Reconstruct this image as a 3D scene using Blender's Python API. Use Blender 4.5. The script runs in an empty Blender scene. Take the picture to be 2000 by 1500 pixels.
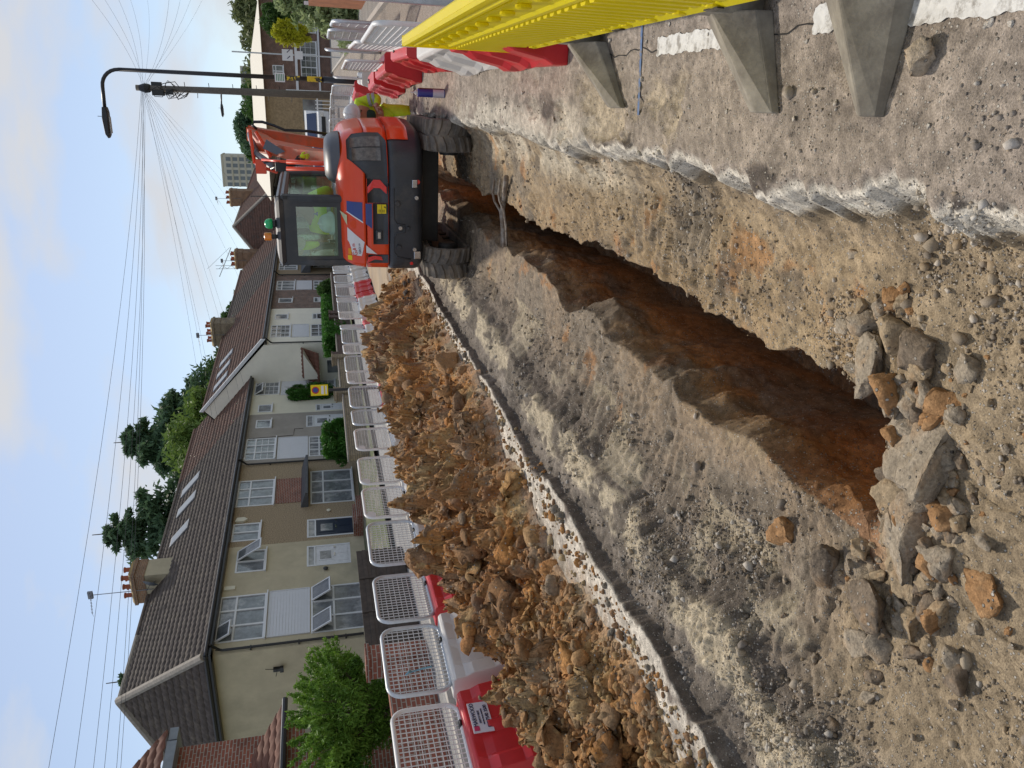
import bpy, bmesh, math, random
import numpy as np
from mathutils import Vector, Matrix, Euler
R=math.radians
random.seed(7); rng=np.random.default_rng(7)
SC=bpy.context.scene
COL=SC.collection

# ------------------------------------------------------------------ camera
FPX=1480.0; EYE=1.6
CM=np.array([[0.93803757,0.04163686,-0.34402308],[0.34372063,-0.23802806,0.90840452],[-0.04406404,-0.9703654,-0.23759072]])
cd=bpy.data.cameras.new('camera'); cam=bpy.data.objects.new('camera',cd); COL.objects.link(cam)
Rv=Vector(CM[:,0]); Uv=-Vector(CM[:,1]); Fv=Vector(CM[:,2])
m=Matrix.Identity(4)
for i in range(3):
    m[i][0]=-Uv[i]; m[i][1]=Rv[i]; m[i][2]=-Fv[i]
m[2][3]=EYE
cam.matrix_world=m
cd.sensor_width=36; cd.lens=FPX/2000*36; cd.clip_start=0.05; cd.clip_end=3000
SC.camera=cam
def ray(x,y): return CM@np.array([750-y,x-1000,FPX])
def at(x,y,z=0.0):
    "world point on the level z seen at a spot of the 2000x1500 photograph (survey of the place)"
    d=ray(x,y); t=(z-EYE)/d[2]; return np.array([d[0]*t,d[1]*t,z])
def atY(x,y,Y):
    d=ray(x,y); t=Y/d[1]; return np.array([d[0]*t,Y,EYE+d[2]*t])

# ------------------------------------------------------------------ light
SUN_EL=R(52); SUN_AZ=R(-16)      # azimuth measured from +Y towards +X
w=bpy.data.worlds.new('World'); SC.world=w; w.use_nodes=True
nt=w.node_tree; nt.nodes.clear()
N=nt.nodes.new; L=nt.links.new
out=N('ShaderNodeOutputWorld'); bg=N('ShaderNodeBackground'); bg.inputs[1].default_value=0.13
sky=N('ShaderNodeTexSky'); sky.sky_type='NISHITA'; sky.sun_disc=False; sky.sun_elevation=SUN_EL; sky.sun_rotation=SUN_AZ
sky.air_density=1.0; sky.dust_density=0.6; sky.ozone_density=2.5
tc=N('ShaderNodeTexCoord'); mp=N('ShaderNodeMapping'); mp.inputs['Scale'].default_value=(1,1,2.6); mp.inputs['Rotation'].default_value=(0,0,R(40))
n1=N('ShaderNodeTexNoise'); n1.inputs['Scale'].default_value=2.9; n1.inputs['Detail'].default_value=7; n1.inputs['Roughness'].default_value=0.52; n1.inputs['Distortion'].default_value=0.25
cr=N('ShaderNodeValToRGB'); cr.color_ramp.elements[0].position=0.45; cr.color_ramp.elements[1].position=0.60
cr.color_ramp.elements[0].color=(0.28,0.28,0.28,1); cr.color_ramp.elements[1].color=(0.97,0.97,0.97,1)
mx=N('ShaderNodeMixRGB'); mx.inputs[2].default_value=(5.3,5.4,5.65,1)
L(tc.outputs['Generated'],mp.inputs[0]); L(mp.outputs[0],n1.inputs['Vector']); L(n1.outputs['Fac'],cr.inputs[0])
L(cr.outputs[0],mx.inputs[0]); L(sky.outputs[0],mx.inputs[1]); L(mx.outputs[0],bg.inputs[0]); L(bg.outputs[0],out.inputs[0])
sl=bpy.data.lights.new('sun','SUN'); sl.energy=3.3; sl.angle=R(3.5); sl.color=(1.0,0.91,0.78)
so=bpy.data.objects.new('sun',sl); COL.objects.link(so)
sd=Vector((math.sin(SUN_AZ)*math.cos(SUN_EL),math.cos(SUN_AZ)*math.cos(SUN_EL),math.sin(SUN_EL)))
so.rotation_euler=sd.to_track_quat('Z','Y').to_euler()
SC.view_settings.view_transform='Standard'; SC.view_settings.look='None'; SC.view_settings.gamma=1; SC.view_settings.exposure=0.0
SC.view_settings.use_curve_mapping=False
SC.render.engine='CYCLES'; SC.cycles.max_bounces=6; SC.cycles.transparent_max_bounces=12

# ------------------------------------------------------------------ numpy noise
def _h(i,j,k,s):
    n=(i.astype(np.int64)*374761393+j.astype(np.int64)*668265263+k*974634777+s*362437)&0xffffffff
    n=((n^(n>>13))*1274126177)&0xffffffff
    n=((n^(n>>15))*2246822519)&0xffffffff
    return ((n^(n>>16))&0xffff)/65535.0
def vn(x,y,z=None,s=0):
    if z is None: z=np.zeros_like(x)
    xi=np.floor(x);yi=np.floor(y);zi=np.floor(z)
    fx=x-xi;fy=y-yi;fz=z-zi
    fx=fx*fx*(3-2*fx);fy=fy*fy*(3-2*fy);fz=fz*fz*(3-2*fz)
    xi=xi.astype(np.int64);yi=yi.astype(np.int64);zi=zi.astype(np.int64)
    r=0
    for a in (0,1):
        for b in (0,1):
            for c in (0,1):
                wt=(fx if a else 1-fx)*(fy if b else 1-fy)*(fz if c else 1-fz)
                r=r+wt*_h(xi+a,yi+b,zi+c,s)
    return r
def fbm(x,y,z=None,o=4,s=0,g=0.5):
    a=1;t=0;r=0;f=1
    for k in range(o):
        r=r+a*(vn(x*f,y*f,None if z is None else z*f,s+k*17)-0.5);t+=a;a*=g;f*=2.03
    return r/t*2
def worley(x,y,s=0):
    xi=np.floor(x).astype(np.int64);yi=np.floor(y).astype(np.int64)
    f1=np.full(x.shape,9.0);f2=f1.copy();cid=np.zeros(x.shape)
    gx=np.zeros(x.shape);gy=np.zeros(x.shape)
    z=np.zeros_like(xi)
    for a in (-1,0,1):
        for b in (-1,0,1):
            px=xi+a+_h(xi+a,yi+b,0,s);py=yi+b+_h(xi+a,yi+b,0,s+5)
            d=np.hypot(px-x,py-y);c=_h(xi+a,yi+b,0,s+9)
            near=d<f1
            f2=np.where(near,f1,np.minimum(f2,d));cid=np.where(near,c,cid)
            gx=np.where(near,x-px,gx);gy=np.where(near,y-py,gy)
            f1=np.where(near,d,f1)
    return f1,f2,cid,gx,gy
def sst(a,b,x):
    t=np.clip((x-a)/(b-a),0,1);return t*t*(3-2*t)

# ------------------------------------------------------------------ materials
MATS={}
def newmat(name):
    m=bpy.data.materials.new(name); m.use_nodes=True; nt=m.node_tree; b=nt.nodes['Principled BSDF']; return m,nt,b
def vec_nodes(nt,scale=1.0,wall=False):
    tc=nt.nodes.new('ShaderNodeTexCoord')
    if wall:   # walls are drawn in (x+y, z)
        sp=nt.nodes.new('ShaderNodeSeparateXYZ');ad=nt.nodes.new('ShaderNodeMath');cb=nt.nodes.new('ShaderNodeCombineXYZ')
        nt.links.new(tc.outputs['Object'],sp.inputs[0]);nt.links.new(sp.outputs[0],ad.inputs[0]);nt.links.new(sp.outputs[1],ad.inputs[1])
        nt.links.new(ad.outputs[0],cb.inputs[0]);nt.links.new(sp.outputs[2],cb.inputs[1])
        return cb.outputs[0]
    return tc.outputs['Object']
def mat(name,c,rough=0.7,metal=0.0,var=0.12,scale=6.0,bump=0.0,bscale=40.0,c2=None,c2pos=(0.45,0.65),spec=0.5,coat=0.0,trans=0.0,sub=0):
    "principled with noise-driven variation of the base colour, an optional second colour in patches and bump"
    if name in MATS: return MATS[name]
    m,nt,b=newmat(name); ln=nt.links.new
    v=vec_nodes(nt)
    n=nt.nodes.new('ShaderNodeTexNoise');n.inputs['Scale'].default_value=scale;n.inputs['Detail'].default_value=6;n.inputs['Roughness'].default_value=0.65
    ln(v,n.inputs['Vector'])
    r=nt.nodes.new('ShaderNodeValToRGB');e=r.color_ramp.elements
    lo=tuple(max(0,x*(1-var)) for x in c)+(1,);hi=tuple(min(1,x*(1+var)) for x in c)+(1,)
    e[0].position=0.3;e[1].position=0.7;e[0].color=lo;e[1].color=hi
    ln(n.outputs['Fac'],r.inputs[0]);colout=r.outputs[0]
    if c2:
        n2=nt.nodes.new('ShaderNodeTexNoise');n2.inputs['Scale'].default_value=scale*0.45;n2.inputs['Detail'].default_value=8;n2.inputs['Roughness'].default_value=0.7
        ln(v,n2.inputs['Vector'])
        r2=nt.nodes.new('ShaderNodeValToRGB');r2.color_ramp.elements[0].position=c2pos[0];r2.color_ramp.elements[1].position=c2pos[1]
        mxx=nt.nodes.new('ShaderNodeMixRGB');mxx.inputs[2].default_value=tuple(c2)+(1,)
        ln(n2.outputs['Fac'],r2.inputs[0]);ln(r2.outputs[0],mxx.inputs[0]);ln(colout,mxx.inputs[1]);colout=mxx.outputs[0]
    ln(colout,b.inputs['Base Color'])
    b.inputs['Roughness'].default_value=rough;b.inputs['Metallic'].default_value=metal;b.inputs['Specular IOR Level'].default_value=spec
    b.inputs['Coat Weight'].default_value=coat
    if trans: b.inputs['Transmission Weight'].default_value=trans
    if bump:
        n3=nt.nodes.new('ShaderNodeTexNoise');n3.inputs['Scale'].default_value=bscale;n3.inputs['Detail'].default_value=5
        ln(v,n3.inputs['Vector'])
        bp=nt.nodes.new('ShaderNodeBump');bp.inputs['Strength'].default_value=1.0;bp.inputs['Distance'].default_value=bump
        ln(n3.outputs['Fac'],bp.inputs['Height']);ln(bp.outputs[0],b.inputs['Normal'])
    MATS[name]=m;return m
def brickmat(name,c1,c2,mortar,scale=1.0,bw=0.225,bh=0.075,ms=0.010,rough=0.85,dirt=0.35):
    if name in MATS: return MATS[name]
    m,nt,b=newmat(name);ln=nt.links.new
    v=vec_nodes(nt,wall=True)
    br=nt.nodes.new('ShaderNodeTexBrick');br.inputs['Scale'].default_value=scale
    br.inputs['Brick Width'].default_value=bw;br.inputs['Row Height'].default_value=bh;br.inputs['Mortar Size'].default_value=ms
    br.inputs['Color1'].default_value=tuple(c1)+(1,);br.inputs['Color2'].default_value=tuple(c2)+(1,);br.inputs['Mortar'].default_value=tuple(mortar)+(1,)
    ln(v,br.inputs['Vector'])
    n=nt.nodes.new('ShaderNodeTexNoise');n.inputs['Scale'].default_value=2.3;n.inputs['Detail'].default_value=7;ln(v,n.inputs['Vector'])
    mr=nt.nodes.new('ShaderNodeMapRange');mr.inputs[1].default_value=0.3;mr.inputs[2].default_value=0.7;mr.inputs[3].default_value=1-dirt;mr.inputs[4].default_value=1.1
    ln(n.outputs['Fac'],mr.inputs[0])
    mu=nt.nodes.new('ShaderNodeMixRGB');mu.blend_type='MULTIPLY';mu.inputs[0].default_value=1
    ln(br.outputs['Color'],mu.inputs[1]);ln(mr.outputs[0],mu.inputs[2]);ln(mu.outputs[0],b.inputs['Base Color'])
    bp=nt.nodes.new('ShaderNodeBump');bp.inputs['Distance'].default_value=0.008;bp.invert=True
    ln(br.outputs['Fac'],bp.inputs['Height']);ln(bp.outputs[0],b.inputs['Normal'])
    b.inputs['Roughness'].default_value=rough
    MATS[name]=m;return m
def attrmat(name,rough=0.92,fine=160.0,amt=0.35,bump=0.004,peb=0.0,pebscale=70.0,spec=0.25):
    "soil and stone: colour attribute times fine grain, plus pebble speckles"
    m,nt,b=newmat(name);ln=nt.links.new
    a=nt.nodes.new('ShaderNodeAttribute');a.attribute_name='Col'
    tc=nt.nodes.new('ShaderNodeTexCoord')
    n=nt.nodes.new('ShaderNodeTexNoise');n.inputs['Scale'].default_value=fine;n.inputs['Detail'].default_value=4;n.inputs['Roughness'].default_value=0.7
    ln(tc.outputs['Object'],n.inputs['Vector'])
    mr=nt.nodes.new('ShaderNodeMapRange');mr.inputs[1].default_value=0.3;mr.inputs[2].default_value=0.7;mr.inputs[3].default_value=1-amt;mr.inputs[4].default_value=1+amt
    ln(n.outputs['Fac'],mr.inputs[0])
    mu=nt.nodes.new('ShaderNodeMixRGB');mu.blend_type='MULTIPLY';mu.inputs[0].default_value=1
    ln(a.outputs['Color'],mu.inputs[1]);ln(mr.outputs[0],mu.inputs[2]);co=mu.outputs[0]
    h=n.outputs['Fac']
    if peb:
        vo=nt.nodes.new('ShaderNodeTexVoronoi');vo.inputs['Scale'].default_value=pebscale;vo.inputs['Randomness'].default_value=1
        ln(tc.outputs['Object'],vo.inputs['Vector'])
        sp=nt.nodes.new('ShaderNodeSeparateColor');ln(vo.outputs['Color'],sp.inputs[0])
        lt=nt.nodes.new('ShaderNodeMath');lt.operation='LESS_THAN';lt.inputs[1].default_value=peb;ln(sp.outputs[0],lt.inputs[0])
        ds=nt.nodes.new('ShaderNodeMapRange');ds.inputs[1].default_value=0.35;ds.inputs[2].default_value=0.5;ds.inputs[3].default_value=1;ds.inputs[4].default_value=0
        ln(vo.outputs['Distance'],ds.inputs[0])
        mk=nt.nodes.new('ShaderNodeMath');mk.operation='MULTIPLY';ln(lt.outputs[0],mk.inputs[0]);ln(ds.outputs[0],mk.inputs[1])
        rp=nt.nodes.new('ShaderNodeValToRGB');e=rp.color_ramp.elements;e[0].color=(0.10,0.085,0.07,1);e[1].color=(0.55,0.51,0.45,1)
        ln(sp.outputs[1],rp.inputs[0])
        m2=nt.nodes.new('ShaderNodeMixRGB');ln(mk.outputs[0],m2.inputs[0]);ln(co,m2.inputs[1]);ln(rp.outputs[0],m2.inputs[2]);co=m2.outputs[0]
        ad=nt.nodes.new('ShaderNodeMath');ad.operation='ADD';ln(mk.outputs[0],ad.inputs[0]);ln(h,ad.inputs[1]);h=ad.outputs[0]
    ln(co,b.inputs['Base Color'])
    bp=nt.nodes.new('ShaderNodeBump');bp.inputs['Distance'].default_value=bump;ln(h,bp.inputs['Height']);ln(bp.outputs[0],b.inputs['Normal'])
    b.inputs['Roughness'].default_value=rough;b.inputs['Specular IOR Level'].default_value=spec
    MATS[name]=m;return m
def asphaltmat(name,c,c2,stone=0.30):
    m,nt,b=newmat(name);ln=nt.links.new
    tc=nt.nodes.new('ShaderNodeTexCoord')
    n=nt.nodes.new('ShaderNodeTexNoise');n.inputs['Scale'].default_value=0.9;n.inputs['Detail'].default_value=9;n.inputs['Roughness'].default_value=0.7
    ln(tc.outputs['Object'],n.inputs['Vector'])
    r=nt.nodes.new('ShaderNodeValToRGB');r.color_ramp.elements[0].position=0.35;r.color_ramp.elements[1].position=0.65
    r.color_ramp.elements[0].color=tuple(c)+(1,);r.color_ramp.elements[1].color=tuple(c2)+(1,);ln(n.outputs['Fac'],r.inputs[0])
    vo=nt.nodes.new('ShaderNodeTexVoronoi');vo.inputs['Scale'].default_value=110;ln(tc.outputs['Object'],vo.inputs['Vector'])
    sp=nt.nodes.new('ShaderNodeSeparateColor');ln(vo.outputs['Color'],sp.inputs[0])
    mr=nt.nodes.new('ShaderNodeMapRange');mr.inputs[1].default_value=0;mr.inputs[2].default_value=1;mr.inputs[3].default_value=0.55;mr.inputs[4].default_value=1.5
    ln(sp.outputs[0],mr.inputs[0])
    mu=nt.nodes.new('ShaderNodeMixRGB');mu.blend_type='MULTIPLY';mu.inputs[0].default_value=0.9;ln(r.outputs[0],mu.inputs[1]);ln(mr.outputs[0],mu.inputs[2])
    gt=nt.nodes.new('ShaderNodeMath');gt.operation='GREATER_THAN';gt.inputs[1].default_value=0.965;ln(sp.outputs[1],gt.inputs[0])
    m2=nt.nodes.new('ShaderNodeMixRGB');m2.inputs[2].default_value=(stone,stone*0.93,stone*0.84,1);ln(gt.outputs[0],m2.inputs[0]);ln(mu.outputs[0],m2.inputs[1])
    ln(m2.outputs[0],b.inputs['Base Color'])
    bp=nt.nodes.new('ShaderNodeBump');bp.inputs['Distance'].default_value=0.004;bp.invert=True;ln(vo.outputs['Distance'],bp.inputs['Height']);ln(bp.outputs[0],b.inputs['Normal'])
    b.inputs['Roughness'].default_value=0.9;b.inputs['Specular IOR Level'].default_value=0.25
    MATS[name]=m;return m
def glassmat(name,tint=(0.8,0.95,0.9),fac=0.16,rough=0.03):
    m=bpy.data.materials.new(name);m.use_nodes=True;nt=m.node_tree;nt.nodes.clear();N=nt.nodes.new
    o=N('ShaderNodeOutputMaterial');t=N('ShaderNodeBsdfTransparent');t.inputs[0].default_value=tuple(tint)+(1,)
    g=N('ShaderNodeBsdfGlossy');g.inputs['Roughness'].default_value=rough;g.inputs[0].default_value=(0.95,1,0.97,1)
    x=N('ShaderNodeMixShader');x.inputs[0].default_value=fac
    nt.links.new(t.outputs[0],x.inputs[1]);nt.links.new(g.outputs[0],x.inputs[2]);nt.links.new(x.outputs[0],o.inputs[0])
    MATS[name]=m;return m
def leafmat(name,c,c2,rough=0.6):
    m,nt,b=newmat(name);ln=nt.links.new
    g=nt.nodes.new('ShaderNodeObjectInfo');tc=nt.nodes.new('ShaderNodeTexCoord')
    n=nt.nodes.new('ShaderNodeTexNoise');n.inputs['Scale'].default_value=1.3;n.inputs['Detail'].default_value=8;n.inputs['Roughness'].default_value=0.8
    ln(tc.outputs['Object'],n.inputs['Vector'])
    r=nt.nodes.new('ShaderNodeValToRGB');r.color_ramp.elements[0].position=0.35;r.color_ramp.elements[1].position=0.66
    r.color_ramp.elements[0].color=tuple(c)+(1,);r.color_ramp.elements[1].color=tuple(c2)+(1,);ln(n.outputs['Fac'],r.inputs[0]);ln(r.outputs[0],b.inputs['Base Color'])
    b.inputs['Roughness'].default_value=rough;b.inputs['Specular IOR Level'].default_value=0.3
    tr=nt.nodes.new('ShaderNodeBsdfTranslucent');ln(r.outputs[0],tr.inputs[0]);mx=nt.nodes.new('ShaderNodeMixShader');mx.inputs[0].default_value=0.3
    o=nt.nodes['Material Output'];ln(b.outputs[0],mx.inputs[1]);ln(tr.outputs[0],mx.inputs[2]);ln(mx.outputs[0],o.inputs[0])
    MATS[name]=m;return m

# ------------------------------------------------------------------ mesh builder
class MB:
    def __init__(s): s.v=[];s.f=[];s.mi=[];s.n=0
    def add(s,vs,fs,mi=0):
        vs=np.asarray(vs,float).reshape(-1,3)
        s.v.append(vs)
        for f in fs: s.f.append(tuple(int(i)+s.n for i in f));s.mi.append(mi)
        s.n+=len(vs);return s
    def box(s,x0,x1,y0,y1,z0,z1,mi=0,M=None):
        v=np.array([[x,y,z] for z in (z0,z1) for y in (y0,y1) for x in (x0,x1)],float)
        if M is not None: v=v@np.array(M.to_3x3()).T+np.array(M.translation)
        return s.add(v,[(0,2,3,1),(4,5,7,6),(0,1,5,4),(2,6,7,3),(0,4,6,2),(1,3,7,5)],mi)
    def bbox(s,c,sz,rot=(0,0,0),mi=0):
        M=Matrix.Translation(Vector(c))@Euler(rot).to_matrix().to_4x4()
        a,b,d=[q/2 for q in sz];return s.box(-a,a,-b,b,-d,d,mi,M)
    def prism(s,pts,a,b,axis='y',mi=0):
        "polygon pts extruded from a to b along axis"
        n=len(pts);V=[]
        for t in (a,b):
            for p in pts:
                V.append((p[0],t,p[1]) if axis=='y' else (t,p[0],p[1]) if axis=='x' else (p[0],p[1],t))
        fs=[tuple(range(n)),tuple(range(2*n-1,n-1,-1))]+[(i,i+n,(i+1)%n+n,(i+1)%n) for i in range(n)]
        return s.add(V,fs,mi)
    def tube(s,path,r,seg=8,closed=False,mi=0,cap=True):
        P=[Vector(p) for p in path];n=len(P)
        rs=r if hasattr(r,'__len__') else [r]*n
        V=[];up=None
        for i,p in enumerate(P):
            a=P[(i-1)%n] if (closed or i>0) else p
            b=P[(i+1)%n] if (closed or i<n-1) else p
            t=(b-a).normalized() if (b-a).length>1e-9 else Vector((0,0,1))
            if up is None:
                up=Vector((0,0,1)) if abs(t.z)<0.9 else Vector((1,0,0))
            x=t.cross(up)
            if x.length<1e-6: x=t.orthogonal()
            x.normalize();y=x.cross(t).normalized();up=y
            for k in range(seg):
                q=2*math.pi*k/seg;V.append(p+(x*math.cos(q)+y*math.sin(q))*rs[i])
        F=[]
        m=n if closed else n-1
        for i in range(m):
            j=(i+1)%n
            for k in range(seg):
                l=(k+1)%seg;F.append((i*seg+k,i*seg+l,j*seg+l,j*seg+k))
        if cap and not closed: F.append(tuple(range(seg-1,-1,-1)));F.append(tuple((n-1)*seg+k for k in range(seg)))
        return s.add(V,F,mi)
    def lathe(s,prof,c=(0,0,0),seg=16,mi=0,M=None):
        V=[];n=len(prof)
        for r,z in prof:
            for k in range(seg):
                q=2*math.pi*k/seg;V.append((r*math.cos(q),r*math.sin(q),z))
        V=np.array(V)
        if M is not None: V=V@np.array(M.to_3x3()).T
        V=V+np.array(c)
        F=[(i*seg+k,i*seg+(k+1)%seg,(i+1)*seg+(k+1)%seg,(i+1)*seg+k) for i in range(n-1) for k in range(seg)]
        F.append(tuple(range(seg-1,-1,-1)));F.append(tuple((n-1)*seg+k for k in range(seg)))
        return s.add(V,F,mi)
    def quad(s,a,b,c,d,mi=0): return s.add([a,b,c,d],[(0,1,2,3)],mi)
    def build(s,name,mats,parent=None,smooth=False,label=None,bevel=0,col=None,auto=False):
        me=bpy.data.meshes.new(name)
        V=np.concatenate(s.v) if s.v else np.zeros((0,3))
        me.from_pydata(V.tolist(),[],s.f)
        if not isinstance(mats,(list,tuple)): mats=[mats]
        for q in mats: me.materials.append(q)
        if len(mats)>1: me.polygons.foreach_set('material_index',s.mi)
        if smooth: me.polygons.foreach_set('use_smooth',[True]*len(me.polygons))
        if col is not None:
            ca=me.color_attributes.new('Col','FLOAT_COLOR','POINT')
            cc=np.ones((len(V),4),np.float32);cc[:,:3]=col;ca.data.foreach_set('color',cc.ravel())
        me.update()
        o=bpy.data.objects.new(name,me);COL.objects.link(o)
        if parent: o.parent=parent
        if label: o['label']=label
        if bevel:
            md=o.modifiers.new('bevel','BEVEL');md.width=bevel;md.segments=2;md.limit_method='ANGLE';md.angle_limit=R(40)
        if auto:
            me.polygons.foreach_set('use_smooth',[True]*len(me.polygons))
            md=o.modifiers.new('wn','WEIGHTED_NORMAL') ; md.keep_sharp=True
            for e in me.edges: pass
        return o
def gridmesh(name,P,mat_,parent=None,col=None,smooth=True):
    "P: (n,m,3) grid"
    n,m_=P.shape[:2];me=bpy.data.meshes.new(name)
    idx=np.arange(n*m_).reshape(n,m_)
    q=np.stack([idx[:-1,:-1],idx[1:,:-1],idx[1:,1:],idx[:-1,1:]],-1).reshape(-1,4)
    me.vertices.add(n*m_);me.vertices.foreach_set('co',P.reshape(-1))
    me.loops.add(q.size);me.loops.foreach_set('vertex_index',q.ravel())
    me.polygons.add(len(q));me.polygons.foreach_set('loop_start',np.arange(0,q.size,4));me.polygons.foreach_set('loop_total',np.full(len(q),4))
    me.update(calc_edges=True)
    if smooth: me.polygons.foreach_set('use_smooth',np.ones(len(q),bool))
    if col is not None:
        ca=me.color_attributes.new('Col','FLOAT_COLOR','POINT');cc=np.ones((n*m_,4),np.float32);cc[:,:3]=col.reshape(-1,3);ca.data.foreach_set('color',cc.ravel())
    me.materials.append(mat_);o=bpy.data.objects.new(name,me);COL.objects.link(o)
    if parent:o.parent=parent
    return o
def rawmesh(name,V,F,mat_,parent=None,col=None,smooth=False):
    "V (n,3), F (m,k) constant k"
    V=np.ascontiguousarray(V,float);F=np.ascontiguousarray(F);k=F.shape[1];me=bpy.data.meshes.new(name)
    me.vertices.add(len(V));me.vertices.foreach_set('co',V.ravel())
    me.loops.add(F.size);me.loops.foreach_set('vertex_index',F.ravel())
    me.polygons.add(len(F));me.polygons.foreach_set('loop_start',np.arange(0,F.size,k));me.polygons.foreach_set('loop_total',np.full(len(F),k))
    me.update(calc_edges=True)
    if smooth: me.polygons.foreach_set('use_smooth',np.ones(len(F),bool))
    if col is not None:
        ca=me.color_attributes.new('Col','FLOAT_COLOR','POINT');cc=np.ones((len(V),4),np.float32);cc[:,:3]=col;ca.data.foreach_set('color',cc.ravel())
    me.materials.append(mat_);o=bpy.data.objects.new(name,me);COL.objects.link(o)
    if parent:o.parent=parent
    return o
def tag(o,label,cat,group=None,kind=None):
    if label:o['label']=label
    if cat:o['category']=cat
    if group:o['group']=group
    if kind:o['kind']=kind
    return o
def thing(name,label,cat,loc=(0,0,0),rotz=0,group=None):
    o=bpy.data.objects.new(name,None);COL.objects.link(o);o.location=loc;o.rotation_euler=(0,0,rotz);o.empty_display_size=0.2
    return tag(o,label,cat,group)
def struct(o,label=None): o['kind']='structure';return o
def dup(root,loc,rotz,label,group=None):
    r=root.copy();COL.objects.link(r);r.location=loc;r.rotation_euler=(0,0,rotz);r['label']=label
    if group:r['group']=group
    def rec(a,b):
        for ch in list(a.children):
            c=ch.copy();COL.objects.link(c);c.parent=b;rec(ch,c)
    rec(root,r);return r
def text_mesh(txt,size,mat_,parent,M,name='lettering',depth=0.002):
    cu=bpy.data.curves.new('t','FONT');cu.body=txt;cu.size=size;cu.extrude=depth;cu.align_x='CENTER';cu.align_y='CENTER'
    o=bpy.data.objects.new('t',cu);COL.objects.link(o)
    bpy.context.view_layer.update()
    me=bpy.data.meshes.new_from_object(o.evaluated_get(bpy.context.evaluated_depsgraph_get()))
    bpy.data.objects.remove(o);me.materials.clear();me.materials.append(mat_)
    p=bpy.data.objects.new(name,me);COL.objects.link(p);p.parent=parent;p.matrix_basis=M;return p
# unit icosphere arrays
def ico(sub):
    bm=bmesh.new();bmesh.ops.create_icosphere(bm,subdivisions=sub,radius=1.0)
    V=np.array([v.co[:] for v in bm.verts]);F=np.array([[v.index for v in f.verts] for f in bm.faces]);bm.free();return V,F
ICO1=ico(1);ICO2=ico(2);ICO3=ico(3)
def clodshape(base,seed,rough=0.25,cuts=7):
    "an angular lump: sphere cut by random planes, then roughened"
    V,F=base;V=V.copy();g=np.random.default_rng(seed)
    for k in range(cuts+5):
        n=g.normal(size=3);n/=np.linalg.norm(n);d=g.uniform(0.40,0.72)
        h=V@n;V=V-np.outer(np.maximum(h-d,0)*1.0,n)
    V=V*1.25
    f=fbm(V[:,0]*1.6+seed,V[:,1]*1.6,V[:,2]*1.6,6,seed,0.72)
    V=V*(1+rough*f)[:,None];return V,F
CL1=[clodshape(ICO1,i,0.15,4) for i in range(8)]
CL2=[clodshape(ICO2,i+20,0.22,6) for i in range(8)]
CL3=[clodshape(ICO3,i+50,0.3,8) for i in range(10)]
def rotm(g,n):
    q=g.normal(size=(n,4));q/=np.linalg.norm(q,axis=1)[:,None];a,b,c,d=q.T
    return np.stack([np.stack([1-2*(c*c+d*d),2*(b*c-a*d),2*(b*d+a*c)],-1),np.stack([2*(b*c+a*d),1-2*(b*b+d*d),2*(c*d-a*b)],-1),np.stack([2*(b*d-a*c),2*(c*d+a*b),1-2*(b*b+c*c)],-1)],1)
def scatter(protos,pos,size,cols,g,squash=(1,1,1),fixz=None):
    "merge many copies of lumps into vertex and face arrays"
    Vs=[];Fs=[];Cs=[];off=0;n=len(pos);RM=rotm(g,n);pi=g.integers(0,len(protos),n)
    for p in range(len(protos)):
        V,F=protos[p];ids=np.where(pi==p)[0]
        if len(ids)==0: continue
        W=np.einsum('nij,vj->nvi',RM[ids],V)*size[ids][:,None,None]*np.array(squash)*g.uniform(0.7,1.3,(len(ids),1,3))+pos[ids][:,None,:]
        Vs.append(W.reshape(-1,3));Cs.append(np.repeat(cols[ids],len(V),0)*g.uniform(0.93,1.07,(len(ids)*len(V),1)))
        Fs.append((F[None]+(np.arange(len(ids))*len(V))[:,None,None]+off).reshape(-1,3));off+=len(ids)*len(V)
    return np.concatenate(Vs),np.concatenate(Fs),np.concatenate(Cs)

# ================================================================== SETTING: ground, road, excavation
M_soil=attrmat('soil',peb=0.17,pebscale=105.0,bump=0.006,amt=0.42)
M_spoil=attrmat('spoil',peb=0.05,pebscale=60.0,bump=0.014,amt=0.42,fine=45)
M_clod=attrmat('clod_clay',peb=0.07,pebscale=70,bump=0.009,amt=0.35,fine=70)
M_grav=attrmat('gravel_stone',peb=0,bump=0.001,amt=0.2,fine=200)
M_asph=asphaltmat('asphalt',(0.22,0.188,0.16),(0.31,0.265,0.225),0.55)
M_road=asphaltmat('dusty_road',(0.20,0.175,0.15),(0.30,0.265,0.22),0.4)
M_paint=mat('road_paint',(0.62,0.61,0.58),0.8,var=0.15,scale=40,c2=(0.3,0.28,0.25),c2pos=(0.5,0.62),bump=0.002)

PX0,PX1,PY0,PY1=-4.2,0.9,0.5,19.0
def rects_sheet(name,X0,X1,Y0,Y1,z,mat_,hole=None,step=None):
    b=MB()
    if hole is None: b.quad((X0,Y0,z),(X1,Y0,z),(X1,Y1,z),(X0,Y1,z))
    else:
        hx0,hx1,hy0,hy1=hole
        for a,c,d,e in ((X0,X1,Y0,hy0),(X0,X1,hy1,Y1),(X0,hx0,hy0,hy1),(hx1,X1,hy0,hy1)):
            b.quad((a,d,z),(c,d,z),(c,e,z),(a,e,z))
    return b.build(name,mat_)
HOLE=(PX0,PX1,PY0,PY1)
M_ground=mat('ground_earth',(0.16,0.17,0.10),0.95,var=0.3,scale=0.3)
struct(rects_sheet('ground',-1500,1500,-600,2500,-0.03,M_ground,HOLE))
struct(rects_sheet('road',-5.6,1.9,-8,120,0.0,M_asph,HOLE))
M_pave=asphaltmat('pavement_tarmac',(0.19,0.185,0.18),(0.28,0.27,0.255),0.3)
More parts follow.
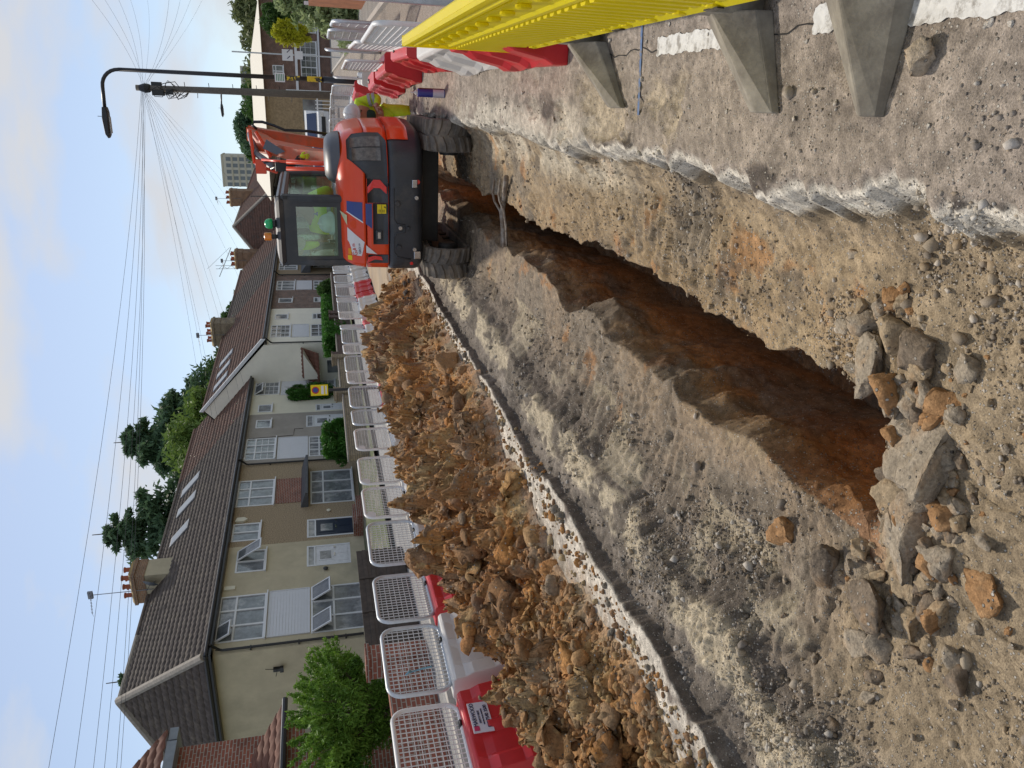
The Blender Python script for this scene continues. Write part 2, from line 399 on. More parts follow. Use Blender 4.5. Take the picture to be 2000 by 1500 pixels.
# pavement on the right, its kerb, and the pavement and verge on the left beyond the barriers
b=MB();b.box(1.9,2.03,-8,120,-0.05,0.11);b.box(-8.2,-8.07,-8,120,-0.05,0.10);struct(b.build('kerb',mat('kerb_stone',(0.42,0.39,0.35),0.9,var=0.2,scale=14,bump=0.003),bevel=0.01))
b=MB();b.quad((2.03,-8,0.105),(5.2,-8,0.105),(5.2,120,0.105),(2.03,120,0.105));struct(b.build('pavement',M_pave))
b=MB();b.quad((-8.07,-8,0.0),(-5.6,-8,0.0),(-5.6,120,0.0),(-8.07,120,0.0));struct(b.build('carriageway',M_pave))
b=MB();b.quad((-14,-8,0.095),(-8.2,-8,0.095),(-8.2,120,0.095),(-14,120,0.095));struct(b.build('footpath',asphaltmat('footpath_paving',(0.22,0.22,0.22),(0.32,0.315,0.31),0.3)))

M_mud=mat('dry_mud',(.36,.27,.17),.9,var=.2,scale=.8,c2=(.25,.2,.15),c2pos=(.45,.65))
b=MB();b.quad((-5.6,11,.006),(-4.2,11,.006),(-4.2,34,.006),(-5.6,34,.006));b.quad((-4.2,19.0,.006),(-1.2,19.0,.006),(-1.2,34,.006),(-4.2,34,.006));struct(b.build('mud_track',M_mud))

# ---- the excavation: a cross-section swept along the trench
def excavation():
    # rows
    ys=[PY0];
    while ys[-1]<PY1: ys.append(ys[-1]+max(0.0105,0.0042*ys[-1]))
    ys[-1]=PY1;Y=np.array(ys);nY=len(Y)
    one=np.ones(nY)
    nz=lambda sc,amp,s,o=4: fbm(Y*sc,one*s*3.7,None,o,s)*amp
    op=1-sst(16.2,17.8,Y)                    # cut closes under the dig
    dp=sst(1.98,2.75,Y+nz(3,0.15,3))*(1-sst(14.5,16.5,Y))  # deep trench
    eL=nz(1.3,0.16,11,6)+nz(9,0.03,12)-0.55*(1-sst(0.8,2.4,Y)); e2=nz(2.2,0.16,13,6)+nz(12,0.03,14); eT=nz(1.5,0.17,15,3)+nz(9,0.022,16)+.035; eR=nz(1.5,0.15,17,6)+nz(9,0.03,18)
    rg=np.abs(fbm(Y*5,one*77.,None,5,24,.65));eW=nz(1.1,0.10,19,6)+nz(7,0.05,20,6)-rg*.09+.02
    eT=eT-0.10*sst(2.2,2.0,Y)
    C=[ # X, Z, samples to next, zone
     (-4.2*one, 0*one, 10,0),
     (-3.15*one, 0*one, 34,1),
     (-2.70+eL, 0*one, 6,2),
     (-2.685+eL,-0.085*op, 16,3),
     (-2.53+eL+nz(5,0.02,21),-0.12*op, 26,4),
     (-2.33+e2,-0.15*op, 14,5),
     (-2.22+e2*0.9,-0.27*op, 26,6),
     (-1.97+e2*0.3,-0.36*op, 34,7),
     (-1.55+eT,-0.40*op, 16,8),
     (-1.50+eT,-0.40*op-0.20*dp, 70,9),
     (-1.43+eT*0.6-0.10*dp,-0.40*op-1.05*dp, 30,10),
     (-1.08+eR*0.6+0.10*dp,-0.40*op-1.10*dp, 40,11),
     (-0.97+eR,-0.39*op-0.14*dp, 6,12),
     (-0.99+eR,-0.38*op, 46,13),
     (-0.42+eW*0.6,-0.33*op, 14,14),
     (-0.29+eW,-0.25*op, 14,15),
     (-0.21+eW,-0.03*op, 6,16),
     (-0.16+eW,0*one, 50,17),
     (0.42*one,0*one, 12,17),
     (0.9*one,0*one, 0,17)]
    Xs=[];Zs=[];U=[]
    for k in range(len(C)-1):
        n=C[k][2]
        for i in range(n):
            t=i/n;Xs.append(C[k][0]*(1-t)+C[k+1][0]*t);Zs.append(C[k][1]*(1-t)+C[k+1][1]*t);U.append(C[k][3]+t)
    Xs.append(C[-1][0]);Zs.append(C[-1][1]);U.append(18.0)
    X=np.array(Xs);Z=np.array(Zs);U=np.array(U)[:,None]*np.ones((1,nY));YY=np.ones((len(Xs),1))*Y[None,:]
    fade=sst(PX0,PX0+0.3,X)*sst(PX1,PX1-0.3,X)*sst(PY0,PY0+0.2,YY)*sst(PY1,PY1-1.2,YY)
    wall=((U>8)&(U<10))|((U>11)&(U<13))
    inn=sst(2.9,3.1,U)*sst(15.6,15.3,U)*op[None,:]
    # relief
    n1=fbm(X*2.2,YY*2.2,Z*2.2,5,31);n2=fbm(X*9,YY*9,Z*9,5,32,0.6);n3=fbm(X*38,YY*38,Z*38,3,33)
    f1,f2,cid,gx,gy=worley(X*11+n1*2,YY*11,41);F1,F2,CID,_,_=worley(X*30+n2,YY*30,42)
    lump=np.clip(0.55-f1,0,1)*(cid>0.55);lump2=np.clip(0.5-F1,0,1)*(CID>0.45)
    rough=0.35+0.9*sst(-0.1,0.45,fbm(X*1.3,YY*1.3,None,3,44))
    fl1,fl2,fcid,_,_=worley(X*5.5+n1*3,YY*4.5,45)
    slab=((fcid-.5)*.035*np.clip((fl2-fl1)*5,0,1)-.02*np.exp(-((fl2-fl1)/.05)**2))*sst(-.1,.25,fbm(X*.9,YY*.9,None,3,46))
    n4=fbm(X*80,YY*80,Z*80,2,34)
    dZ=inn*(n1*0.045+n2*0.030*rough+n3*0.012+n4*.004+lump*0.035*rough+lump2*0.018*rough+slab)
    # cracked clay plates close by
    cr=np.exp(-((F2-F1)/0.05)**2)*sst(0.05,0.3,fbm(X*1.7,YY*1.7,None,3,47));dZ-=inn*cr*0.004
    # machine track cleats pressed in the ledges
    mt=(sst(-0.95,-0.85,X)*sst(-0.42,-0.5,X)*0.8+sst(-2.2,-2.1,X)*sst(-1.72,-1.8,X)*0.9)*sst(2.6,3.6,YY)*sst(-0.25,0.25,fbm(X*1.1,YY*0.8,None,3,50)+0.1)
    sw=(YY/0.105+X*0.6)%1.0;dZ+=inn*mt*(np.where(sw<0.35,0.014,-0.006)-n2*0.012)
    # step breaks of the pale sub-base
    dZ+=-(sst(4,4.4,U)*sst(6.4,5.9,U))*op[None,:]*np.clip(fbm(X*5,YY*5,None,4,52),0,1)*0.07
    # white-edge crumbs, asphalt breaks
    top=(U>=16.0)|(U<=2.0)
    dmg=sst(1.9,2.5,YY)*sst(0.18,0.42,fbm(X*3.1+5,YY*2.0,None,5,55,0.6))*sst(0.42,0.05,X)*(U>=16.9)
    dZ+=np.where(U>=16.5,-dmg*0.028+ (n3*0.003+n2*0.002)*sst(0.6,0.2,X),0)
    dZ+=np.where(U<=2.0,(n2*0.008+n3*0.003)*sst(-3.9,-3.4,X),0)
    Z=Z+dZ*fade*np.where(wall,.25,1)
    wn=fbm(X*2.2,YY*2.2,Z*2.6,4,60,0.55)*0.10+fbm(X*9,YY*9,Z*9,4,61,0.6)*0.022+fbm(X*40,YY*40,Z*40,3,62,0.6)*0.005
    X=X+np.where(wall,wn*np.sin(np.pi*np.clip(np.where(U<10,(U-8)/2,(U-11)/2),0,1)),0)*dp[None,:]
    X=X+np.where((U>2)&(U<15.9),n2*0.012*fade,0)
    # ---- colour
    def c(*a): return np.array(a)
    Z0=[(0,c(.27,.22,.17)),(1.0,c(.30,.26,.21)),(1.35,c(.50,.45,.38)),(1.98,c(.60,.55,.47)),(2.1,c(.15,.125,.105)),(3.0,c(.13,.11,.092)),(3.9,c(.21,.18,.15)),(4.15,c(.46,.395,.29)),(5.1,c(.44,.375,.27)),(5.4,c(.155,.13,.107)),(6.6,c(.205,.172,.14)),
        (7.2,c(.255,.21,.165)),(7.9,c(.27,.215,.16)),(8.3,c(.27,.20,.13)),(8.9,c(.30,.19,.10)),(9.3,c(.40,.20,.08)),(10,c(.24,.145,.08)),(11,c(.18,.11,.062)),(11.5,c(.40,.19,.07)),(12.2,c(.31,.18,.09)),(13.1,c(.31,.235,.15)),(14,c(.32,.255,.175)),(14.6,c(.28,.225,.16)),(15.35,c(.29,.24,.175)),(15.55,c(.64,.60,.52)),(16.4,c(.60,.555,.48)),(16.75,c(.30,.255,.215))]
    us=np.array([z[0] for z in Z0]);cs=np.array([z[1] for z in Z0])
    Uj=U+np.where(wall|(U<1),0,(n2*0.35+n1*0.25)*np.where((U>13)&(U<14.5),0.5,1))*sst(0,1.2,U)*sst(18,16.9,U)
    Cc=np.stack([np.interp(Uj,us,cs[:,k]) for k in range(3)],-1)
    # close to the camera the whole pit floor is tan clay
    k=(sst(2.4,1.9,YY)*sst(5.6,7.0,U)*sst(15.0,13.5,U))[...,None];Cc=Cc*(1-k)+c(.33,.265,.185)*k
    def blend(mask,col):
        nonlocal Cc
        Cc=Cc*(1-mask[...,None])+np.array(col)*mask[...,None]
    pa=fbm(X*1.6,YY*1.6,Z*2,5,70,0.6);pb=fbm(X*3.3,YY*3.3,Z*3,5,71,0.6);pc=fbm(X*0.9,YY*0.9,Z,4,72,0.6)
    ledge=(U>6.3)&(U<15.2)
    blend(np.where(ledge,sst(0.02,0.30,pa)*0.75,0),(.205,.18,.15))     # grey gravelly
    blend(np.where(ledge,sst(0.27,0.42,pb)*0.6,0),(.36,.18,.07))
    blend(np.where(ledge&~wall,sst(.12,.3,fbm(X*6,YY*6,Z*6,5,74,.65))*.7,0),(.13,.11,.09))
    blend(np.where(wall,sst(.12,.35,pb)*.5,0),(.15,.11,.085))       # rust patches
    blend(np.where(ledge&~wall,sst(-0.12,-0.38,pa)*0.5,0),(.40,.325,.22))  # yellow clay
    blend(np.where((U>3.9)&(U<6.9),sst(0.0,0.14,pb)*0.9,0),(.125,.106,.088))
    blend(np.where((U>5.3)&(U<7.2),sst(0.15,0.3,pa)*0.5,0),(.48,.42,.31))
    blend(np.where((U>2.1)&(U<4.0),sst(0.1,0.4,pb)*0.4,0),(.32,.28,.24))
    blend(np.where((U>=16.3),sst(1.9,2.5,YY)*sst(0.22,0.42,fbm(X*3.1+5,YY*2.0,None,5,55,0.6))*sst(0.30,0.02,X)*0.7,0),(.42,.35,.25))
    blend(np.where((U>=16.4),sst(0.25,0.4,fbm(X*5+9,YY*3,None,5,57,0.6))*sst(0.2,0.0,X)*0.85,0),(.06,.05,.045))
    blend(np.where(U<2.0,sst(-0.05,0.3,pb)*0.75*sst(2.0,1.0,U),0),(.33,.21,.115));blend(np.where(U<2.0,sst(.1,.3,fbm(X*7,YY*3,None,5,75,.65))*.6,0),(.27,.24,.21))
    wz=sst(4.2,5.2,YY)*sst(10,8,YY)*sst(-.62,-.4,X)*sst(.12,-.08,X)*sst(-.25,.05,fbm(X*3,YY*2.2,None,5,76,.6));blend(np.where(U>13.2,wz*.85,0),(.50,.46,.385))
    tr=((YY<3.1)&(YY>1.95)&(U>8)&(U<13));k=(sst(2.15,1.95,YY)*sst(5.6,7.0,U)*sst(15.0,13.5,U))[...,None];Cc=Cc*(1-k)+(c(.30,.245,.175)+0*Cc)*k;blend(np.where(tr&wall,sst(3.1,2.6,YY)*sst(1.95,2.1,YY)*0.45,0),(.36,.15,.05))
    Cc*=np.array((1.02,.98,.91))**(sst(5.5,7,U)*sst(15.6,15.2,U)*.9+.2)[...,None]
    Cc*= (1-0.5*cr[...,None]*inn[...,None])*(1+0.5*n3[...,None])*(1+0.40*n2[...,None])*(1+.3*n4[...,None])
    # white grit and black bitumen crumbs
    g=_h(np.floor((X+Z*1.31)*160).astype(int),np.floor((YY+Z*.37)*160).astype(int),3,5)
    P=np.stack([X,YY,Z],-1)
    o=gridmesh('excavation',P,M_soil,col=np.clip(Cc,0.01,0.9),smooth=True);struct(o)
    return X,YY,Z,U,Cc
EX,EY,EZ,EU,EC=excavation()
def zat(x,y):
    "height of the dug ground"
    j=int(np.clip(np.searchsorted(EY[0],y),0,EY.shape[1]-1));col=EX[:,j]
    i=int(np.argmin(np.abs(col-x)));return float(EZ[i,j])

# ---- loose gravel on the dug ground (nobody could count it)
g=np.random.default_rng(3)
def gravel():
    flat=np.where(((EU>3)&(EU<8.3))|((EU>12.9)&(EU<17.5)))
    pr=1.0/(0.4+EY[flat]**1.3)
    cl=np.clip(fbm(EX[flat]*2.5,EY[flat]*2.5,None,4,90)+0.22,0.02,1)
    lf=np.where((EU[flat]>5)&(EU[flat]<7.3),2.2,1.0)*np.where(EU[flat]>16.8,0.3*np.clip(1.1-np.abs(EX[flat])*2,0.05,1),1)
    pr=pr*cl*lf;pr/=pr.sum()
    n=30000;ix=g.choice(len(pr),n,p=pr)
    pos=np.stack([EX[flat][ix],EY[flat][ix],EZ[flat][ix]],-1)+g.normal(size=(n,3))*[0.006,0.006,0]
    size=0.0020+g.exponential(0.0024,n)*np.clip(0.7+0.12*pos[:,1],0.7,1.6);big_=g.random(n)<.03;size=np.where(big_,size+g.exponential(.007,n),size);size=np.clip(size,0,0.028)
    pos[:,2]+=size*0.3
    base=EC[flat][ix]
    pal=np.array([(.60,.57,.52),(.24,.215,.19),(.13,.12,.11),(.38,.33,.26),(.34,.26,.17)])
    c=pal[g.choice(5,n,p=[.20,.25,.15,.2,.2])];c=c*0.5+base*0.5
    V,F,Cc=scatter(CL1,pos,size,c,g)
    o=rawmesh('gravel',V,F,M_grav,col=Cc);tag(o,'loose gravel and crumbs of clay scattered over the dug ground','gravel',kind='stuff')
gravel()
def crumbs():
    g=np.random.default_rng(15);n=1500;y=1.8+11*g.random(n)**1.5;x=-2.72-np.abs(g.normal(0,.18,n));ok=(x>-3.4);x,y=x[ok],y[ok];n=len(x)
    z=np.array([zat(a,b_) for a,b_ in zip(x,y)]);sz=np.clip(.004+g.exponential(.008,n),0,.04)
    pl=np.array([(.40,.21,.08),(.26,.16,.09),(.36,.27,.15),(.2,.175,.14)]);V,F,C=scatter(CL1,np.stack([x,y,z+sz*.3],-1),sz,pl[g.integers(0,4,n)],g)
    tag(rawmesh('soil_crumbs',V,F,M_clod,col=C),'orange and brown soil crumbs spilled over the pale concrete edge','soil',kind='stuff')
crumbs()

# ---- spoil heap
def heap():
    ys=[1.6]
    while ys[-1]<17.2: ys.append(ys[-1]+max(0.012,0.0048*ys[-1]))
    Y=np.array(ys);n=430;t=np.linspace(0,1,n)
    cy=[1.6,2.6,3.9,4.7,5.7,6.2,6.9,7.5,8.4,9.1,9.6,10.2,10.8,12.0,12.8,13.6,14.6,15.8,17.2]
    cz=[.16,.26,.33,.36,.48,.64,.66,.68,.70,.86,.64,.70,.86,.84,.90,.80,.50,.22,.0]
    H=np.interp(Y,cy,cz);x0=np.interp(Y,[1.6,6,8],[-4.72,-4.8,-5.0]);x1=np.interp(Y,[1.6,2.5,3.3,4.7,5.6,6.9,7.6,9.4,11,17.2],[-2.8,-2.96,-3.02,-3.08,-3.04,-2.92,-2.84,-2.82,-2.8,-3.0])
    x1=x1+fbm(Y*1.6,Y*0,None,5,101)*0.22
    X=x0[None,:]*(1-t[:,None])+x1[None,:]*t[:,None];YY=np.ones((n,1))*Y[None,:];T=t[:,None]*np.ones((1,len(Y)))
    pr=np.sin(np.pi*np.clip(T,0,1)**0.80)**0.85
    wx=fbm(X*2,YY*2,None,3,103)*0.25;wy=fbm(X*2,YY*2,None,3,104)*0.25
    def plates(sc,s,tilt):
        f1,f2,cid,gx,gy=worley((X+wx)*sc,(YY+wy)*sc*0.85,s)
        a=cid*12.9898%1*2*np.pi;edge=np.clip((f2-f1)*2.2,0,1)
        return (cid-0.5)+tilt*(gx*np.cos(a*7)+gy*np.sin(a*5)),edge,cid,f1
    P1,E1,I1,_=plates(2.6,111,1.1);P2,E2,I2,_=plates(6.0,112,1.1);P3,E3,I3,_=plates(14,113,1.0)
    env=np.clip(pr*1.6,0,1)
    def bil(sc,s_,o=1): return np.abs(fbm(X*sc+wx*4,YY*sc+wy*4,Z0h*sc,o,s_))
    Z0h=H[None,:]*pr
    b1=bil(1.9,151,2);b2=bil(4.3,152,2);b3=bil(9.5,153,2);b4=bil(21,154,2);b5=bil(45,155,2)
    Z=Z0h*.96+env*((b1-.28)*.50+(b2-.28)*.30+(b3-.28)*.17+(b4-.28)*.08+(b5-.28)*.04+P1*.07*E1**.5+P2*.035)
    Z=np.maximum(Z,-0.02);Z=np.where((T<0.004)|(T>0.996),-0.03,Z)
    X,YY=X+env*(fbm(YY*5,Z*5,X*5,4,122,.55)*0.07),YY+env*(fbm(Z*5,X*5,YY*5,4,123,.55)*0.07)
    a=fbm(X*1.3,YY*1.3,Z*2,5,130,0.6);b_=fbm(X*3.5,YY*3.5,Z*5,5,131,0.6);c_=fbm(X*9,YY*9,Z*9,4,132,0.6)
    o1=np.array((.44,.205,.06));o2=np.array((.31,.165,.068));gy_=np.array((.22,.185,.14));yl=np.array((.42,.31,.155));rd=np.array((.36,.14,.045))
    C=np.ones(X.shape+(3,))*o2
    def bl(m,c):
        nonlocal C
        C=C*(1-m[...,None])+c*m[...,None]
    bl(sst(-0.05,0.25,a+(I1-0.5)*0.5)*0.85,o1);bl(sst(0.60,0.68,I2)*0.6*sst(-0.2,0.1,b_),gy_);bl(sst(0.10,0.3,b_+(I3-0.5)*0.3)*0.45,rd);bl(sst(0.2,0.05,I1+b_*0.2)*0.55,yl);bl(sst(0.12,0.3,c_)*0.5,gy_*0.85)
    bl(sst(5.2,3.6,YY)*0.3,yl*np.array((.9,.88,.85)));bl(sst(-0.15,-0.35,b_)*0.6,yl)
    bl(sst(0.93,1.0,T)*0.35,np.array((.5,.43,.34)))
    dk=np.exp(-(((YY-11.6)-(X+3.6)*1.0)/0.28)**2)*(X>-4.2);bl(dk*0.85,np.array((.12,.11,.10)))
    C*=(1+0.6*c_[...,None])
    root=thing('spoil_heap','long heap of dug orange and brown clay between the trench and the left barriers','spoil heap',(-3.9,8,0))
    P=np.stack([X+3.9,YY-8,Z],-1)
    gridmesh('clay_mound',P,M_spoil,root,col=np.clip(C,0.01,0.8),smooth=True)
    # broken clods it is made of, large to small
    g=np.random.default_rng(8)
    def lumps(name,cnt,lo,hi,sc,protos,sink,tmin,tmax,kind=True,nz=.02):
        w=1/(Y**(1.6 if cnt<400 else 1.0));j=g.choice(len(Y),cnt,p=w/w.sum());i=(g.uniform(tmin,tmax,cnt)*(n-1)).astype(int)
        sz=np.clip(lo+g.exponential(sc,cnt),lo,hi)*np.clip(.75+.05*Y[j],.8,1.25);pos=P[i,j].copy();pos[:,2]-=sz*sink
        cc=C[i,j].copy();pl=np.array([(.38,.175,.055),(.28,.14,.06),(.20,.125,.07),(.185,.155,.12),(.36,.25,.115),(.125,.095,.07)])
        k=g.choice(6,cnt,p=[.22,.22,.22,.11,.15,.08]);mixw=.5;cc=cc*(1-mixw)+pl[k]*mixw
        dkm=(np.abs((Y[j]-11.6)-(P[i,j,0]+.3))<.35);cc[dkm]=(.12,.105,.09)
        V,F,Cc=scatter(protos,pos,sz,cc,g,squash=(1,1,.82))
        d1=fbm(V[:,0]*14,V[:,1]*14,V[:,2]*14,4,140,.65);d2=fbm(V[:,0]*14+9,V[:,1]*14,V[:,2]*14,4,141,.65);d3=fbm(V[:,0]*14,V[:,1]*14+9,V[:,2]*14,4,142,.65)
        h1=1-2*np.abs(fbm(V[:,0]*5,V[:,1]*5,V[:,2]*5,5,150,.65));V=V+np.stack([d1,d2,d3],-1)*nz;V[:,2]+=(h1-.6)*nz*.5
        e=fbm(V[:,0]*7,V[:,1]*7,V[:,2]*7,5,143,.65);e2=fbm(V[:,0]*25,V[:,1]*25,V[:,2]*25,3,144,.6)
        Cc=Cc*(1+.55*e[:,None]+.45*e2[:,None]);rm=np.clip((e-.12)*4,0,.6)[:,None];Cc=Cc*(1-rm)+np.array((.34,.15,.05))*rm
        o=rawmesh(name,V,F,M_spoil,root,col=np.clip(Cc,.01,.75),smooth=False);o['kind']='stuff'
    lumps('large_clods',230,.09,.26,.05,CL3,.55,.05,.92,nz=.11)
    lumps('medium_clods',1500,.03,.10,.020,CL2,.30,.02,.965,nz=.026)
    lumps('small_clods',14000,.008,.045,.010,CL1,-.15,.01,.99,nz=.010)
    return P+np.array([-3.9,8,0]),C
HP,HC=heap()

# ---- single clods and stones
def clod(name,label,x,y,r,col,seed,squash=(1,1,0.7),z=None,rz=0,group=None,sub=3,tilt=(0,0),cat='clod'):
    V,F=clodshape(ico(4) if sub==4 else ICO3,seed,0.28,11)
    V=V*np.array(squash)*r
    q=V/r;nn=V/np.linalg.norm(V,axis=1)[:,None]
    n=fbm(q[:,0]*1.6+seed,q[:,1]*1.6,q[:,2]*1.6,5,seed,0.7);n2=fbm(q[:,0]*6+seed,q[:,1]*6,q[:,2]*6,4,seed+3,0.65)
    V=V+nn*(n*.16+n2*.07)[:,None]*r
    C=np.array(col)*(1+0.45*n[:,None]+.45*n2[:,None]);mo=np.clip((n-.15)*3,0,.55)[:,None];C=C*(1-mo)+np.array((.30,.19,.10))*mo
    if z is None: z=zat(x,y)+r*squash[2]*0.22
    o=rawmesh(name,V,F,M_clod,col=np.clip(C,.01,.9));o.location=(x,y,z);o.rotation_euler=(tilt[0],tilt[1],rz)
    tag(o,label,cat,group);return o
GY=(.315,.265,.20);OR=(.33,.185,.085);DK=(.19,.15,.11);TN=(.33,.255,.165)
big=[ # pixel x,y, radius, colour, squash, label
 (1800,900,.150,GY,(1,.72,.5),'big flat grey slab of clay at the near end of the trench'),
 (1745,1030,.140,GY,(.75,1.15,.4),'long pale slab of clay lying left of the big grey slab'),
 (1688,832,.085,OR,(1.1,.8,.7),'orange clod tipping over the end of the trench'),
 (1690,720,.085,GY,(1,1,.5),'cracked grey lump beside the right lip of the trench'),
 (1700,770,.080,GY,(1,.8,.5),'smooth grey lump right at the trench corner'),
 (1795,725,.052,TN,(1,1,.7),'small square tan clod furthest right in the rubble'),
 (1815,780,.050,GY,(.9,.8,.7),'upright grey clod behind the big grey slab'),
 (1790,810,.050,OR,(1,.8,.7),'small round orange clod above the big grey slab'),
 (1735,850,.062,OR,(1.2,.6,.7),'narrow rusty clod between the orange clod and the big slab'),
 (1510,1040,.075,OR,(1.2,.8,.8),'rusty orange clod alone on the left trench slope'),
 (1640,970,.050,TN,(1,1,.8),'tan knob of clay on the left rim at the trench end'),
 (1600,1110,.080,DK,(1.3,.7,.7),'dark brown clod at the lower left of the rubble'),
 (1680,1170,.095,DK,(1.3,.8,.6),'broad brown clod with a rusty underside, lowest left in the rubble'),
 (1800,1215,.055,OR,(1,.6,.8),'small rusty clod standing in pale crumbs below the rubble'),
 (1890,1150,.060,OR,(1,.9,.5),'flat rusty patch of clay pressed into the tan ground'),
 (1735,1120,.080,TN,(1.1,.6,.5),'thin tan slab on edge left of the long pale slab'),
 (1700,690,.050,GY,(1,.9,.6),'small pale lump at the top right of the rubble'),
]
for k,(px,py,r,c,sq,lb) in enumerate(big):
    p=at(px,py,-0.33);clod('clay_clod',lb,p[0],p[1],r*1.22,c,300+k,sq,rz=k*1.7,tilt=(0.15*math.sin(k*3),0.15*math.cos(k*2)),sub=4)
g=np.random.default_rng(12)
for k in range(330):
    px=g.normal(1740,95);py=g.normal(950,190)
    if px<1560 and 650<py<1000: continue
    p=at(px,py,-0.33)
    if (p[1]>2.15 and -1.55<p[0]<-0.98) or p[0]>-0.45: continue
    c=[GY,GY,TN,TN,OR,DK][int(g.integers(0,6))];r=float(np.clip(g.exponential(0.019)+0.012,0.012,0.07))*(1.25 if abs(px-1740)<90 else .8)
    clod('clay_clod','one of the many small clods of clay strewn at the near end of the trench',p[0],p[1],r,c,400+k,(1,.85,.7),rz=k,group='small clods at the trench end')
for k,(px,py,r,c,lb) in enumerate([(905,505,.115,OR,'orange clod wedged beside the left rubber track of the excavator'),(912,538,.085,OR,'smaller orange clod behind the left rubber track')]):
    p=at(px,py,-0.33);clod('clay_clod',lb,p[0],p[1],r,c,360+k,(1,1,.9),rz=k)
p=at(1812,112,0);clod('concrete_lump','rough lump of pale broken concrete on the tarmac by the yellow barrier foot',p[0]+.0,p[1],.062,(.40,.33,.25),377,(1,.9,.75),z=0.03,cat='concrete lump')
p=at(958,720,0.1);clod('clay_clod','large square-edged orange block of clay on the concrete edge of the heap',-3.0,8.7,.26,OR,378,(.7,1.5,.8),z=0.12,sub=4)
# stones on the tarmac
for k in range(46):
    x=g.uniform(-0.08,0.5);y=g.uniform(1.4,9);r=float(g.uniform(.006,.013))*(1+0.05*y)
    clod('stone','one of the pale chippings lying on the right-hand tarmac',x,y,r,(.52,.48,.42),500+k,(1,.9,.6),z=r*.4,group='chippings on the tarmac',cat='stone')

# ---- marks on the tarmac
def road_mark(name,pts,mat_,z=0.004):
    b=MB();b.add([(p[0],p[1],z) for p in pts],[tuple(range(len(pts)))]);o=b.build(name,mat_);struct(o);return o
def ragged(x0,x1,y0,y1,n=60,amp=.004,s=0):
    P=[];j=lambda t,q:amp*(math.sin(t*23+q+s)+.7*math.sin(t*57+q*2+s*3)+.5*math.sin(t*131+q+s*5))
    for k in range(n): y=y0+(y1-y0)*k/n;P.append((x0+j(y*1.3,1),y))
    for k in range(8): P.append((x0+(x1-x0)*k/8,y1+j(k*.3,2)))
    for k in range(n): y=y1-(y1-y0)*k/n;P.append((x1+j(y*1.3,4),y))
    for k in range(8): P.append((x1-(x1-x0)*k/8,y0+j(k*.3,5)))
    return P
a=at(1285,100);c_=at(1435,68);road_mark('road_marking',ragged(a[0]-.02,a[0]+.06,2.75,a[1],s=1),M_paint,0.006)
road_mark('road_marking',ragged(a[0]-.01,a[0]+.07,2.27,2.42,s=2),M_paint,0.006)
road_mark('road_marking',ragged(a[0]-.02,a[0]+.08,1.55,2.0,s=3),M_paint,0.006)
M_blue=mat('spray_blue',(.10,.16,.30),.9,var=.3,scale=50,c2=(.2,.18,.16),c2pos=(.5,.6))
a=at(1248,75);c_=at(1248,225);road_mark('spray_line',[(c_[0],c_[1]-.012),(a[0]+.3,a[1]-.012),(a[0]+.3,a[1]+.012),(c_[0],c_[1]+.012)],M_blue,0.005)
a=at(858,150);road_mark('spray_line',[(a[0]-.25,11.0),(a[0]-.22,11.0),(a[0]-.22,11.5),(a[0]-.25,11.5)],M_blue,0.012)
b=MB();pth=[];
for k in range(60):
    y=1.3+k*0.055;x=.285+0.012*math.sin(k*.7)+0.008*math.sin(k*2.1);pth.append((x,y))
b.add([(x-.0025,y,0.0045) for x,y in pth]+[(x+.0025,y,0.0045) for x,y in pth],[(k,k+60,k+61,k+1) for k in range(59)])
struct(b.build('tarmac_crack',mat('crack_dark',(.02,.018,.016),.95)))

# ================================================================== HOUSES
M_upvc=mat('white_upvc',(.72,.73,.74),.35,var=.03)
M_pane=mat('window_pane',(.055,.065,.075),.06,var=.5,scale=.8,c2=(.22,.23,.23),c2pos=(.42,.6),spec=.8)
M_panecurt=mat('net_curtain_pane',(.20,.215,.23),.10,var=.45,scale=2.2,c2=(.42,.43,.43),c2pos=(.5,.62),spec=.8)
M_tile=mat('dark_roof_tile',(.085,.068,.060),.88,var=.45,scale=5,c2=(.17,.14,.11),c2pos=(.52,.70),bump=.004,bscale=60)
M_tilebr=mat('brown_roof_tile',(.145,.080,.060),.88,var=.40,scale=5,c2=(.085,.066,.056),c2pos=(.5,.66),bump=.004,bscale=60)
M_tilered=mat('red_roof_tile',(.17,.075,.05),.85,var=.25,scale=3,c2=(.11,.065,.05),c2pos=(.55,.7))
M_blackpl=mat('black_plastic',(.012,.012,.014),.35,var=.2)
M_soffit=mat('dark_fascia',(.03,.028,.027),.6)
M_lead=mat('ridge_mortar',(.28,.25,.215),.9,var=.25,scale=8,bump=.004)
M_board=mat('white_cladding',(.66,.67,.70),.45,var=.03)
M_beige=mat('beige_render',(.53,.465,.325),.92,var=.14,scale=.9,c2=(.38,.335,.235),c2pos=(.48,.7),bump=.004,bscale=90)
M_pebble=mat('pebbledash',(.37,.285,.185),.95,var=.85,scale=26,bump=.02,bscale=60)
M_grey=mat('grey_render',(.37,.335,.295),.92,var=.10,scale=1.5,c2=(.30,.275,.24),c2pos=(.45,.7))
M_cream=mat('cream_render',(.72,.68,.54),.9,var=.06,scale=1.5)
M_white=mat('white_render',(.86,.82,.70),.9,var=.05,scale=1.5)
M_pale=mat('pale_render',(.55,.545,.52),.9,var=.05,scale=1.5)
M_tan=mat('tan_pebbledash',(.30,.23,.15),.95,var=.4,scale=50)
M_redbr=brickmat('red_brick',(.33,.105,.06),(.25,.085,.055),(.42,.36,.30))
M_dkbr=brickmat('dark_brick',(.13,.065,.05),(.09,.05,.042),(.16,.14,.12))
M_brbr=brickmat('mixed_brick',(.26,.14,.10),(.17,.11,.09),(.34,.30,.26))
M_yelbr=brickmat('yellow_brick',(.38,.30,.19),(.29,.23,.15),(.18,.15,.12))
